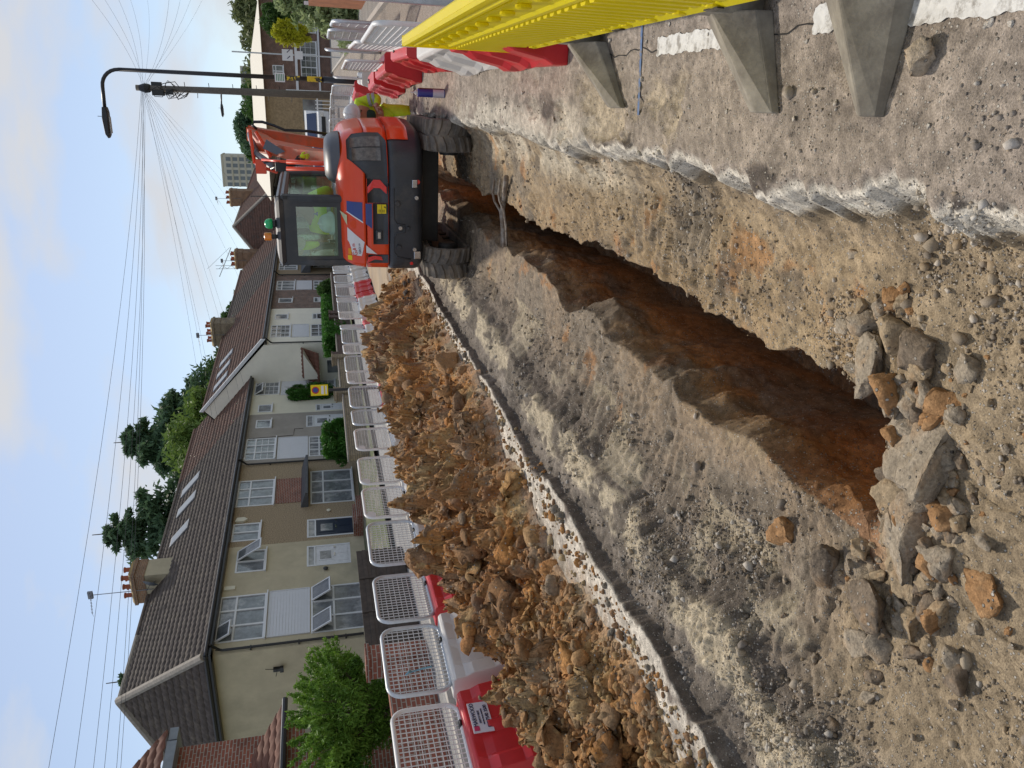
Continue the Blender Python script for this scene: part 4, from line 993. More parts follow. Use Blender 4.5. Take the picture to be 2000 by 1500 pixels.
for cn,cm in (('red',M_redpl),('white',M_whpl)):
    for fr in (0,1):
        t=thing('water_filled_barrier','x','barrier',(0,0,0),0,'water-filled barriers in the left-hand row')
        block(t,cm);mesh_panel(t,fr);protoB[(cn,fr)]=t
BC='RWRWWWWWRWWWWRWWRRWWWW';BF=[1,0,0,0,1,1,1,0,0,1,0,1,0,0,1,0,0,0,0,0,0,0]
used=set()
for i in range(22):
    y=5.0+1.165*i;x=-5.20-.036*(y-5)+(.03*math.sin(i*2.3))
    key=('red' if BC[i]=='R' else 'white',BF[i]);rz=R(90)+math.atan(.036)+R([0,-2,3,-3,2,0,1,5,-6,3,-5,3,-7,8,2,-6,4,-9,5,-4,6,0][i])
    lb='%s barrier from the camera in the left row, %s mesh panel on a %s block'%(ORD[i],'white' if BF[i] else 'grey',key[0])
    if key not in used: o=protoB[key];o.location=(x,y,0);o.rotation_euler=(0,0,rz);o['label']=lb;used.add(key)
    else: dup(protoB[key],(x,y,0),rz,lb)
    if i==0:
        first=o
# hire-firm sign on the nearest red block
M_sign=mat('sign_plate',(.66,.66,.74),.5,var=.03);M_ink=mat('sign_ink',(.04,.04,.10),.6);M_pink=mat('sign_red_ink',(.55,.03,.12),.6)
# the first barrier gets its own sign plate (text faces the trench, local -y)
sg=MB();sg.box(-.09,.27,-.172,-.166,.33,.51);so_=sg.build('sign_plate',M_sign,first)
def ptext(par,txt,size,mt,x,z,y,tilt=0):
    return text_mesh(txt,size,mt,par,Matrix.Translation((x,y,z))@Matrix.Rotation(R(90),4,'X'))
ptext(so_,'MARWOOD',.052,M_ink,.12,.475,-.175);ptext(so_,'SAFETY FIRST',.026,M_ink,.09,.43,-.175);ptext(so_,'WATER FILLED BARRIER',.018,M_ink,.09,.40,-.175);ptext(so_,'019 7540 3500',.045,M_ink,.09,.36,-.175)
b=MB();b.box(-.07,-.02,-.176,-.173,.452,.498);b.build('emblem',M_pink,so_)
# blue rope on the third panel
def rope(name,label,pts,r,mat_,cat='rope'): b=MB();b.tube(pts,r,6);return tag(b.build(name,mat_,smooth=True),label,cat)
M_rope=mat('blue_rope',(.20,.42,.55),.7,var=.3,scale=60)
x=-5.24;y=6.15;rope('blue_rope','pale blue string hanging knotted from the second mesh panel of the left row',[(x+.02,y-.2,.98),(x+.05,y-.18,.93),(x+.02,y-.17,.95),(x+.04,y-.17,.84),(x+.03,y-.15,.8),(x+.05,y-.16,.72)],.009,M_rope)

# ---- right-hand row: water-filled barriers with white mesh panels
def rbarrier(y,x,rz,cn,w_,panel,label):
    t=thing('water_filled_barrier',label,'barrier',(x,y,0),rz,'water-filled barriers on the right-hand side')
    block(t,M_redpl if cn=='red' else M_whpl,w_=w_,h=.56,d0=.26,d1=.13)
    if panel: mesh_panel(t,panel==1,w_=w_*.96,h=.55)
    return t
rbarrier(5.75,.52,R(90),'red',1.4,0,'nearest red barrier block, half hidden under the yellow barrier')
rbarrier(7.45,.55,R(91),'white',1.9,1,'long white barrier block behind the yellow barrier, nearest white one on the right')
rbarrier(10.3,.62,R(89),'red',1.9,1,'clean red barrier block right of the standing blue tube')
rbarrier(13.2,.50,R(92),'red',1.9,1,'faded red barrier block with a dusty top just beyond the blue tube')
rbarrier(15.3,.35,R(94),'red',1.5,0,'short dusty red block leaning behind the faded red one')
rbarrier(19.0,.45,R(88),'white',1.9,1,'far white barrier block with a mesh panel beside the lamp post foot')
rbarrier(22.0,.20,R(99),'red',1.5,2,'first of the far red blocks by the lamp post')
rbarrier(24.2,-.05,R(105),'white',1.5,2,'far white block with a tilted mesh panel left of the lamp post')
rbarrier(26.0,-.5,R(112),'red',1.5,2,'far red block above the worker, second from the right')
rbarrier(28.0,-1.0,R(120),'white',1.5,2,'pale far block right behind the helmet of the standing worker')
# loose galvanised panels leaning behind the right-hand row
for k,(x,y,rz,lb) in enumerate([(1.05,9.2,84,'thick grey padded fence panel standing behind the white mesh panel'),(1.15,14.0,88,'grey galvanised fence panel standing behind the red blocks'),(1.2,17.0,92,'second galvanised panel standing behind the red blocks'),(1.1,20.5,86,'farthest galvanised panel standing on the right pavement edge')]):
    t=thing('mesh_fence',lb,'fence panel',(x,y,0),R(rz))
    b=MB();b.tube([(px,0,pz*1.0) for px,_,pz in rrect(1.9 if k==0 else 1.6,1.25,.2)],.05 if k==0 else .03,10,closed=True);f_=b.build('frame',M_galv,t,smooth=True)
    b=MB()
    for q in range(1,20): b.box(-.8+q*.08-.003,-.8+q*.08+.003,-.003,.003,.02,1.23)
    for q in range(1,9): b.box(-.85,.85,.003,.009,q*.14-.003,q*.14+.003)
    b.build('wire_mesh',M_wire,f_)
rope('blue_rope','blue string tied round the top of the grey fence panel on the right',[(1.05,8.4,1.28),(1.1,8.35,1.22),(1.0,8.3,1.27),(1.12,8.3,1.1),(1.3,8.5,1.15),(1.5,8.7,1.05)],.008,mat('bright_blue_rope',(.08,.3,.5),.7))

# ---- yellow plastic barrier on grey feet
M_yel=mat('yellow_plastic',(.93,.80,.012),.38,var=.05,scale=4,c2=(.62,.52,.10),c2pos=(.60,.82),bump=.0006,bscale=12)
M_foot=mat('grey_rubber_foot',(.27,.245,.20),.85,var=.25,scale=9,c2=(.15,.13,.105),c2pos=(.42,.62),bump=.002)
_n=M_yel.node_tree;_b=_n.nodes['Principled BSDF'];_o=_n.nodes['Material Output'];_t=_n.nodes.new('ShaderNodeBsdfTranslucent');_t.inputs[0].default_value=(.95,.85,.03,1);_m=_n.nodes.new('ShaderNodeMixShader');_m.inputs[0].default_value=.4
_n.links.new(_b.outputs[0],_m.inputs[1]);_n.links.new(_t.outputs[0],_m.inputs[2]);_n.links.new(_m.outputs[0],_o.inputs[0])
t=thing('pedestrian_barrier','long bright yellow plastic barrier with ribbed panel standing on grey rubber feet','barrier',(.378,3.6,0),R(90))
def ybar():
    b=MB();Lh=1.95
    nx=64;xs=np.linspace(-Lh,Lh,nx)
    # side profile (z, y): y negative faces the trench after the 90 degree turn -> +y local is -X world
    prof=[(.20,.022),(.235,.034),(.27,.022),(.285,.012),(.66,.012),(.675,.024),(.70,.024),(.715,.012),(.90,.012),(.915,.03),(.93,.03),(.94,.022),(.965,.022),(.975,.034),(1.0,.034),(1.01,.02)]
    for sgn in (1,-1):
        V=[];n=len(prof)
        for (z,y) in prof:
            for i,x in enumerate(xs):
                yy=y
                V.append((x,sgn*yy,z))
        F=[(k*nx+i,k*nx+i+1,(k+1)*nx+i+1,(k+1)*nx+i) for k in range(n-1) for i in range(nx-1)]
        b.add(V,F)
    b.box(-Lh,Lh,-.02,.02,1.005,1.012);b.box(-Lh,Lh,-.022,.022,.195,.2)
    b.box(-Lh-.003,-Lh,-.034,.034,.2,1.01);b.box(Lh,Lh+.003,-.034,.034,.2,1.01)
    # vertical ribs of the panel
    for k in range(40):
        x=-Lh+.05+k*(2*Lh-.1)/39
        b.prism([(x-.035,.013),(x-.02,.030),(x+.02,.030),(x+.035,.013)],.295,.65,'z')
        b.prism([(x-.035,-.013),(x+.035,-.013),(x+.02,-.030),(x-.02,-.030)],.295,.65,'z')
    # dimples and perforation row
    for k in range(15):
        x=-Lh+.15+k*.26;b.lathe([(.012,-.003),(.032,.003),(.034,.014),(.02,.02),(.0,.022)],(x,.012,.81),12,M=Matrix.Rotation(R(-90),4,'X'))
        b.lathe([(.012,-.003),(.03,.003),(.03,.012),(.0,.016)],(x+.06,.02,.255),10,M=Matrix.Rotation(R(-90),4,'X'))
    for k in range(150): b.box(-Lh+.04+k*.0258,-Lh+.052+k*.0258,.012,.026,.882,.896)
    return b.build('barrier_board',M_yel,t)
ybar()
b=MB();b.box(-.10,.0,.033,.038,.235,.262);b.box(-1.0,-.9,.033,.038,.235,.262);b.build('handle_slot',M_blackpl,t)
for k,(yn,yf,tn_,tf_) in enumerate([(4.36,4.80,4.00,4.20),(2.68,3.02,2.54,2.70),(1.96,2.27,2.00,2.09)]):
    n0,f0,n1_,f1_=[q-3.6 for q in (yn,yf,tn_,tf_)];ln=.365;b=MB()
    for sg_ in (1,-1):
        r0=n0+(f0-n0)*.42;r1=n1_+(f1_-n1_)*.45
        V=[(f0,sg_*.02,0),(n0,sg_*.02,0),(n1_,sg_*ln,0),(f1_,sg_*ln,0),(f0-.02,sg_*.02,.10),(r0,sg_*.02,.175),(n0+.015,sg_*.02,.06),(f1_-.005,sg_*ln*.99,.03),(r1,sg_*ln,.055),(n1_+.005,sg_*ln*.99,.03)]
        F=[(0,3,2,1),(0,4,7,3),(4,5,8,7),(5,6,9,8),(6,1,2,9),(3,7,8,9,2),(0,1,6,5,4)]
        b.add(V,F if sg_>0 else [f[::-1] for f in F])
    xl=r0
    b.prism([(xl-.08,0),(xl+.08,0),(xl+.06,.22),(xl-.06,.22)],-.03,.03,'y')
    ft=b.build('foot',M_foot,t,bevel=.006)

# ---- blue tube standing on the tarmac
p=at(868,183);t=thing('sealant_tube','small blue and white cartridge with a white nozzle standing on the tarmac','tube',(p[0],p[1],0))
b=MB();b.lathe([(.052,0),(.052,.33),(.045,.34)],(0,0,0),18);b.build('cartridge',mat('blue_print',(.05,.055,.28),.4),t,smooth=False)
b=MB();b.lathe([(.0535,.01),(.0535,.15)],(0,0,0),18);b.build('white_label',mat('label_white',(.6,.6,.68),.5),t)
b=MB();b.lathe([(.035,.34),(.03,.36),(.014,.38),(.005,.43)],(0,0,0),12);b.build('nozzle',M_whpl,t)
b=MB();b.tube([(.045,-.02,0.01),(.045,-.02,.33)],.012,6);b.build('seam_strip',mat('maroon_strip',(.12,.03,.03),.5),t)

# ================================================================== PEOPLE helper
def skin_obj(name,J,E_,mat_,parent=None,sub=2,root=None):
    "J: {name:(x,y,z,r)}; grows one continuous surface over the joints"
    keys=list(J);me=bpy.data.meshes.new(name);me.from_pydata([J[k][:3] for k in keys],[(keys.index(a),keys.index(b_)) for a,b_ in E_],[])
    o=bpy.data.objects.new(name,me);COL.objects.link(o);me.materials.append(mat_)
    if parent:o.parent=parent
    md=o.modifiers.new('skin','SKIN');sv=me.skin_vertices[0].data
    for i,k in enumerate(keys):
        r=J[k][3];sv[i].radius=(r,r) if not hasattr(r,'__len__') else r;sv[i].use_root=(k==(root or keys[0]))
    md.use_smooth_shade=True
    s=o.modifiers.new('sub','SUBSURF');s.levels=sub;s.render_levels=sub
    return o
M_skin=mat('skin',(.42,.24,.17),.55);M_hiv=mat('hi_vis_yellow',(.55,.80,.02),.6,var=.12,scale=9);M_refl=mat('reflective_band',(.36,.38,.40),.35)
M_trgr=mat('dark_green_cloth',(.02,.06,.05),.8);M_whhat=mat('white_helmet',(.66,.67,.66),.3);M_dkcl=mat('dark_cloth',(.03,.03,.035),.85);M_brcl=mat('brown_sleeve',(.26,.15,.10),.85)
def band(root,c,r,ax,name='reflective_band',mt=None,h=.05):
    M=Vector(ax).to_track_quat('Z','Y').to_matrix().to_4x4();b=MB();b.lathe([(r,-h/2),(r+.006,-h/2),(r+.006,h/2),(r,h/2)],c,16,M=M);return b.build(name,mt or M_refl,root,smooth=False)
def helmet(root,c,r=.135,tilt=(0,0,0),mt=None):
    b=MB();M=Euler(tilt).to_matrix().to_4x4()
    b.lathe([(r*1.18,-.005),(r*1.2,.006),(r*1.02,.02),(r*.98,.06),(r*.86,.105),(r*.6,.14),(r*.25,.155),(0.001,.158)],c,20,M=M)
    P=[]
    for k in range(9):
        a=-1.1+2.2*k/8;P.append(Vector(c)+M.to_3x3()@Vector((0,math.sin(a)*r*.8,.05+math.cos(a)*.115)))
    b.tube(P,.014,6)
    return b.build('helmet',mt or M_whhat,root,smooth=True)
def face(root,c,d,mt_skin=None):
    "nose, eyes, mouth and ears on a head centred at c looking along d"
    d=Vector(d).normalized();up=Vector((0,0,1));rt=d.cross(up).normalized();up=rt.cross(d).normalized();c=Vector(c)
    b=MB();b.tube([c+d*.095+up*.02,c+d*.125-up*.02,c+d*.1-up*.03],[.010,.017,.012],8)
    for s_ in (-1,1): b.tube([c+rt*s_*.082+up*.02,c+rt*s_*.09,c+rt*s_*.082-up*.035],[.012,.017,.010],6)
    b.build('nose_and_ears',M_skin,root,smooth=True)
    b=MB()
    for s_ in (-1,1): b.lathe([(.002,-.006),(.011,0),(.002,.006)],c+d*.094+rt*s_*.032+up*.012,8)
    b.build('eyes',M_dkcl,root)
    b=MB();b.tube([c+d*.093+rt*.022-up*.055,c+d*.102-up*.057,c+d*.093-rt*.022-up*.055],.005,5);b.build('mouth',mat('lips',(.35,.12,.10),.5),root)
def hand(root,wr,dr,palmn,side=1,mt=None,curl=.7):
    "palm and five separate curled fingers rooted at the wrist"
    mt=mt or M_skin;wr=Vector(wr);d=Vector(dr).normalized();n=Vector(palmn).normalized();x=d.cross(n).normalized()*side;n=x.cross(d).normalized()*side
    J={'w':(*wr,.026),'p':(*(wr+d*.05),(.040,.018)),'k':(*(wr+d*.09),(.040,.016))}
    skin_obj('palm',J,[('w','p'),('p','k')],mt,root,1)
    for i,(ox,l) in enumerate([(-.030,.066),(-.010,.076),(.010,.072),(.029,.056)]):
        p0=wr+d*.085+x*ox;a=curl*(.8+.1*i);p1=p0+(d*math.cos(a*.5)-n*math.sin(a*.5))*l*.45;p2=p1+(d*math.cos(a*1.3)-n*math.sin(a*1.3))*l*.32;p3=p2+(d*math.cos(a*2)-n*math.sin(a*2))*l*.26
        skin_obj('finger',{'a':(*p0,.010),'b':(*p1,.0095),'c':(*p2,.0085),'d':(*p3,.007)},[('a','b'),('b','c'),('c','d')],mt,root,1)
    p0=wr+d*.03-x*.03;p1=p0-x*.025+d*.025;p2=p1+d*.03-n*.015
    skin_obj('thumb',{'a':(*p0,.012),'b':(*p1,.011),'c':(*p2,.009)},[('a','b'),('b','c')],mt,root,1)

# ---- worker bending beside the trench beyond the excavator
wk=thing('person','worker in yellow hi-vis and white helmet bending forward behind the orange excavator','person',(-.235,14.0,-.32))
hd=(.01,-.42,1.29)
J={'pel':(-.04,.12,.78,(.15,.12)),'wai':(-.02,.02,.92,(.15,.12)),'che':(0,-.16,1.10,(.19,.13)),'nk':(.0,-.30,1.19,.07),'hb':(.005,-.36,1.25,.085),'hd':hd+(.105,),
 'sl':(.19,-.15,1.16,.085),'el':(.27,-.22,.86,.06),'wl':(.12,-.42,.92,.035),
 'sr':(-.19,-.18,1.18,.085),'er':(-.24,-.35,.95,.06),'wr':(-.12,-.45,.70,.035),
 'hl':(.07,.12,.70,.105),'kl':(.09,-.05,.42,.075),'al':(.08,.06,.08,.05),'fl':(.09,-.12,.03,.045),
 'hr':(-.15,.12,.70,.105),'kr':(-.17,-.04,.42,.075),'ar':(-.16,.08,.08,.05),'fr':(-.17,-.10,.03,.045)}
Es=[('pel','wai'),('wai','che'),('che','nk'),('nk','hb'),('hb','hd'),('che','sl'),('sl','el'),('el','wl'),('che','sr'),('sr','er'),('er','wr'),('pel','hl'),('hl','kl'),('kl','al'),('al','fl'),('pel','hr'),('hr','kr'),('kr','ar'),('ar','fr')]
skin_obj('body',J,Es,M_skin,wk,root='pel')
g_=lambda k,a=.02:J[k][:3]+((J[k][3]+a) if not hasattr(J[k][3],'__len__') else tuple(q+a for q in J[k][3]),)
skin_obj('trousers',{k:g_(k,.022) for k in ('pel','hl','kl','al','hr','kr','ar')},[('pel','hl'),('hl','kl'),('kl','al'),('pel','hr'),('hr','kr'),('kr','ar')],M_hiv,wk)
skin_obj('jacket',{**{k:g_(k,.028) for k in ('wai','che','sl','el','sr','er')},'wl':(.15,-.38,.90,.05),'wr':(-.15,-.42,.76,.05)},[('wai','che'),('che','sl'),('sl','el'),('el','wl'),('che','sr'),('sr','er'),('er','wr')],M_hiv,wk)
skin_obj('shirt_front',{'a':(.0,-.24,1.10,(.10,.06)),'b':(-.02,-.16,.90,(.10,.06))},[('a','b')],M_trgr,wk)
skin_obj('boot',{'a':(.08,.08,.10,.06),'b':(.085,.03,.05,.06),'c':(.09,-.14,.035,.05)},[('a','b'),('b','c')],M_dkcl,wk);skin_obj('boot',{'a':(-.16,.10,.10,.06),'b':(-.165,.04,.05,.06),'c':(-.17,-.12,.035,.05)},[('a','b'),('b','c')],M_dkcl,wk)
for c,r,ax in (((.235,-.19,1.0),.098,(.08,-.07,-.3)),((.255,-.21,.93),.092,(.08,-.07,-.3)),((-.22,-.28,1.06),.098,(-.05,-.17,-.23)),((.088,0,.30),.088,(0,.1,-.34)),((.085,.03,.2),.083,(0,.1,-.34)),((-.165,.0,.30),.088,(0,.1,-.34)),((-.163,.03,.2),.083,(0,.1,-.34))): band(wk,c,r,ax)
helmet(wk,(.01,-.45,1.30),.135,(R(48),0,0));face(wk,(.01,-.44,1.27),(0,-.75,-.65))
hand(wk,(.12,-.42,.92),(-.6,-.5,-.4),(0,-.5,.8),1);hand(wk,(-.12,-.45,.70),(.2,-.3,-.9),(0,-1,.3),-1,mat('green_glove',(.08,.35,.22),.7))

# ================================================================== EXCAVATOR
M_or=mat('orange_paint',(.78,.062,.008),.30,var=.06,scale=2,coat=.3,c2=(.50,.12,.05),c2pos=(.58,.80),bump=.0006,bscale=14)
M_orw=mat('worn_orange_paint',(.58,.09,.025),.45,var=.12,scale=5,c2=(.26,.13,.07),c2pos=(.46,.68),bump=.001)
M_blk=mat('black_paint',(.036,.040,.048),.38,var=.2,scale=4,c2=(.12,.105,.09),c2pos=(.52,.80),bump=.001,bscale=30)
M_rub=mat('dusty_rubber',(.13,.115,.098),.88,var=.3,scale=8,c2=(.27,.22,.165),c2pos=(.44,.66),bump=.003)
M_dkm=mat('dark_steel',(.04,.038,.036),.55,metal=.3,var=.25,scale=8)
M_redr=mat('red_reflector',(.75,.01,.012),.25,spec=.9);M_whd=mat('white_decal',(.74,.74,.76),.35,var=.02);M_bld=mat('blue_decal',(.04,.07,.26),.3,var=.05);M_yld=mat('yellow_decal',(.80,.62,.0),.4,var=.02)
M_chr=mat('bright_steel',(.55,.55,.56),.25,metal=.9)
M_cabg=glassmat('cab_glass',(.86,.97,.93),.11,.04)
ex=thing('excavator','orange and black tracked excavator with a glazed cab and folded boom straddling the trench','excavator',(-1.18,11.0,-.325),R(0))
US=R(-5)
# --- undercarriage
def track(xc):
    t=bpy.data.objects.new('rubber_track',None)
    b=MB();r=.275;Lh=.96;W=.40
    def loc(s):
        P=2*2*Lh+2*math.pi*r;s=s%P
        if s<2*Lh: return (-Lh+s,0.0,(1,0),(0,-1))
        s-=2*Lh
        if s<math.pi*r: a=s/r;return (Lh+r*math.sin(a),r-r*math.cos(a),(math.cos(a),math.sin(a)),(math.sin(a),-math.cos(a)))
        s-=math.pi*r
        if s<2*Lh: sag=-.03*math.sin(math.pi*s/(2*Lh));return (Lh-s,2*r+sag,(-1,0),(0,1))
        s-=2*Lh;a=s/r;return (-Lh-r*math.sin(a),r+r*math.cos(a),(-math.cos(a),-math.sin(a)),(-math.sin(a),math.cos(a)))
    P=4*Lh+2*math.pi*r;n=124
    V=[];
    for k in range(n):
        y,z,tn,nm=loc(P*k/n)
        for (w_,d) in ((-W/2,-.012),(-W/2+.02,.012),(0,.016),(W/2-.02,.012),(W/2,-.012),(W/2-.01,-.04),(-W/2+.01,-.04)): V.append((xc+w_,y+nm[0]*d,z+nm[1]*d))
    F=[(k*7+i,k*7+(i+1)%7,((k+1)%n)*7+(i+1)%7,((k+1)%n)*7+i) for k in range(n) for i in range(7)]
    b.add(V,F)
    m_=50
    for k in range(m_):
        for sd in (-1,1):
            V=[];s0=P*(k+(.5 if sd>0 else 0))/m_
            pts=[(0.012,-.030,.010),(0.012,.012,.010),(.10,.004,.0),(.10,.05,.0),(W/2-.012,.018,0),(W/2-.012,.062,0)]
            # a slanted lug: inner end to outer end, bent in the middle
            sec=[(.012,-.028,.014),(.10,-.006,.05),(W/2-.01,.018,.062)]
            for (xx,sa,sb) in sec:
                for ss,dd in ((sa-.006,.012),(sa+.004,.042),(sb-.004,.042),(sb+.008,.012)):
                    y,z,tn,nm=loc(s0+ss);V.append((xc+sd*xx,y+nm[0]*dd,z+nm[1]*dd))
            b.add(V,[(i*4+j,i*4+j+1,(i+1)*4+j+1,(i+1)*4+j) for i in range(2) for j in range(3)]+[(0,1,2,3),(8,9,10,11)])
    tr=b.build('rubber_track',M_rub,ex)
    b=MB();M=Matrix.Rotation(R(90),4,'Y')
    b.lathe([(.05,-.12),(.22,-.10),(.225,-.04),(.22,.04),(.225,.1),(.05,.12)],(xc,-Lh,r),18,M=M);b.lathe([(.05,-.10),(.22,-.09),(.22,.09),(.05,.10)],(xc,Lh,r),18,M=M)
    b.build('drive_wheel',M_dkm,tr)
    b=MB()
    for q in np.linspace(-.7,.7,5): b.lathe([(.04,-.11),(.085,-.1),(.085,.1),(.04,.11)],(xc,q,.10),12,M=M)
    b.box(xc-.10,xc+.10,-.85,.85,.16,.42);b.build('track_frame',M_dkm,tr)
    b=MB();sx=-1 if xc>0 else 1
    b.lathe([(.02,0),(.115,0),(.125,.03),(.125,.10),(.10,.12),(.02,.12)],(xc+sx*.12-(.12 if sx<0 else 0),-Lh,r),18,M=M);b.build('drive_motor',M_dkm,tr)
    return tr
track(.80);track(-.80)
b=MB();b.box(-.62,.62,-.55,.55,.34,.56);b.prism([(-.95,.30),(-.6,.44),(-.6,.58),(-.95,.46)],-.5,-.2,'y');b.prism([(.95,.30),(.6,.44),(.6,.58),(.95,.46)],-.5,-.2,'y');b.prism([(-.95,.30),(-.6,.44),(-.6,.58),(-.95,.46)],.2,.5,'y');b.prism([(.95,.30),(.6,.44),(.6,.58),(.95,.46)],.2,.5,'y')
b.lathe([(.45,.5),(.5,.52),(.5,.62),(.44,.66)],(0,0,0),28);b.build('undercarriage',M_dkm,ex,bevel=.01)
b=MB();b.prism([(1.55,.05),(1.62,.08),(1.60,.42),(1.52,.40)],-.98,.98,'x');b.box(-.5,-.4,.6,1.55,.25,.33);b.box(.4,.5,.6,1.55,.25,.33);b.build('dozer_blade',M_or,ex)
# --- upper structure, slewed
RM=Matrix.Rotation(US,4,'Z')
def UP(o):
    if o.parent==ex: o.matrix_basis=RM@o.matrix_basis
    return o
def outl():
    P=[];
    def arc(cx,cy,r,a0,a1,n=14):
        for k in range(n+1):
            a=R(a0+(a1-a0)*k/n);P.append((cx+r*math.cos(a),cy+r*math.sin(a)))
    P.append((-.82,.75));arc(-.82+.16,-1.17+.16,.16,180,270,8)
    for q in np.linspace(-.5,.15,8): P.append((q,-1.17-.025*math.cos((q+.2)*1.6)))
    arc(.93-.62,-1.17+.62,.62,270,360,18);P.append((.93,-.2));P.append((.93,.3));P.append((.88,.85))
    return np.array(P)
OL=outl();seg=np.r_[0,np.cumsum(np.hypot(*np.diff(OL,axis=0).T))]
S_RL=float(np.interp(-.66,[0],[0])) if False else None
tang=np.gradient(OL,axis=0);tang/=np.linalg.norm(tang,axis=1)[:,None];NRM=np.stack([tang[:,1],-tang[:,0]],-1)
INS=[(.62,.10),(.66,.02),(.72,0),(1.0,0),(1.06,.012),(1.34,.02),(1.5,.05),(1.60,.10),(1.66,.18),(1.70,.32)]
def ins(z): return float(np.interp(z,[q[0] for q in INS],[q[1] for q in INS]))
def PS(s,z,off=0.0):
    x=np.interp(s,seg,OL[:,0]);y=np.interp(s,seg,OL[:,1]);nx=np.interp(s,seg,NRM[:,0]);ny=np.interp(s,seg,NRM[:,1]);d=off-ins(z)
    return (x+nx*d,y+ny*d,z)
SMAX=seg[-1]
def patch(name,s0,s1,z0,z1,mat_,off=0.0,ns=60,nz=8,cap=False,smooth=True,th=.02,parent=ex,zf=None):
    V=[];ss=np.linspace(s0,s1,ns);F=[]
    zz=np.linspace(0,1,nz)
    for k in range(nz):
        for s_ in ss:
            a,b_=(z0,z1) if zf is None else zf(s_)
            V.append(PS(s_,a+(b_-a)*zz[k],off))
    n=ns;F=[(k*n+i,k*n+i+1,(k+1)*n+i+1,(k+1)*n+i) for k in range(nz-1) for i in range(n-1)]
    if cap: F.append(tuple((nz-1)*n+i for i in range(n)));F.append(tuple(range(n-1,-1,-1)))
    else:   # thickness rim
        o=len(V);rim=[i for i in range(n)]+[k*n+n-1 for k in range(1,nz)]+[(nz-1)*n+i for i in range(n-2,-1,-1)]+[k*n for k in range(nz-2,0,-1)]
        c=np.array([PS(s_,1.2,-.3) for s_ in ss]).mean(0)
        for r_ in rim:
            v=np.array(V[r_]);d=v-c;d[2]=0;d/=np.linalg.norm(d)+1e-9;V.append(tuple(v-d*th))
        m_=len(rim);F+=[(rim[i],rim[(i+1)%m_],o+(i+1)%m_,o+i) for i in range(m_)]
    b=MB();b.add(V,F);return UP(b.build(name,mat_,parent,smooth=smooth))
# position helpers: photo x,y on the rear face -> (s,z)
sRL=float(seg[9]);
def rs(py): return float(np.interp(515-py,[0,12,180],[seg[4]+.03,sRL-.03,sRL-.03+168*.0064]))
def rz(px): return 1.70-(px-668)*.00655
patch('counterweight',0,SMAX,.62,1.05,M_blk,0,120,10,cap=True)
patch('engine_cover',0,SMAX,1.065,1.335,M_or,0,120,6,cap=True)
patch('hood',0,SMAX,1.35,1.70,M_or,.004,120,12,cap=True)
# the rear band: black panels
sB=rs(350)
patch('rear_panel',rs(466),rs(384),1.07,rz(735),M_blk,.006,30,4)
patch('rear_panel',rs(384)+.004,sB+.12,1.07,1.33,M_blk,.006,30,4)
patch('rear_corner_panel',rs(506),rs(488),1.07,1.33,M_blk,.005,10,4)
# right corner: black grille panel in an orange surround
sC0=sB+.10;sC1=sC0+.64
def zfun(s_):
    t=(s_-sC0)/(sC1-sC0);return (1.075+.0*t if t<.75 else 1.075+.35*(t-.75), 1.34+.22*min(1,max(0,(t-.05))*3)-max(0,t-.85)*.5)
patch('side_panel',sC0-.02,sC1,0,0,M_blk,.012,36,10,zf=zfun)
M_gril=mat('grille_mesh',(.10,.095,.09),.5,var=.25,scale=40,c2=(.19,.175,.16),c2pos=(.4,.6))
patch('vent_grille',sC0+.20,sC0+.37,1.15,1.50,M_gril,.018,12,6);patch('vent_grille',sC0+.385,sC0+.55,1.15,1.52,M_gril,.018,12,6)
patch('orange_flank',sC0+.50,SMAX-.05,.80,1.06,M_or,.012,40,6)
b=MB()
for i in range(24):
    pass
def decal(name,pts,mat_,off=.010,parent=ex):
    Q=[(rs(y),rz(x)) for x,y in pts];zs=np.linspace(min(q[1] for q in Q)+1e-4,max(q[1] for q in Q)-1e-4,12);V=[];ns=9
    for z in zs:
        xs_=[]
        for (s0,z0),(s1,z1) in zip(Q,Q[1:]+Q[:1]):
            if (z0-z)*(z1-z)<=0 and z0!=z1: xs_.append(s0+(s1-s0)*(z-z0)/(z1-z0))
        if not xs_: xs_=[Q[0][0]]
        for t in np.linspace(min(xs_),max(xs_),ns): V.append(PS(t,z,off))
    b=MB();b.add(V,[(k*ns+i,k*ns+i+1,(k+1)*ns+i+1,(k+1)*ns+i) for k in range(11) for i in range(ns-1)]);return UP(b.build(name,mat_,parent))
decal('white_decal',[(686,434),(718,462),(713,492),(694,491),(691,468),(686,460)],M_whd)
decal('blue_decal',[(686,382),(715,383),(715,421),(686,402)],M_bld)
decal('blue_decal',[(721,385),(733,385),(733,434),(721,425)],M_bld,.012)
decal('white_decal',[(721,468),(742,487),(721,484)],M_whd)
decal('blue_edge_line',[(684,403),(686,402),(716,421),(716,424)],M_whd,.011)
decal('red_reflector',[(722,506),(724,494),(736,490),(751,492),(753,500),(738,498),(728,503)],M_redr,.014)
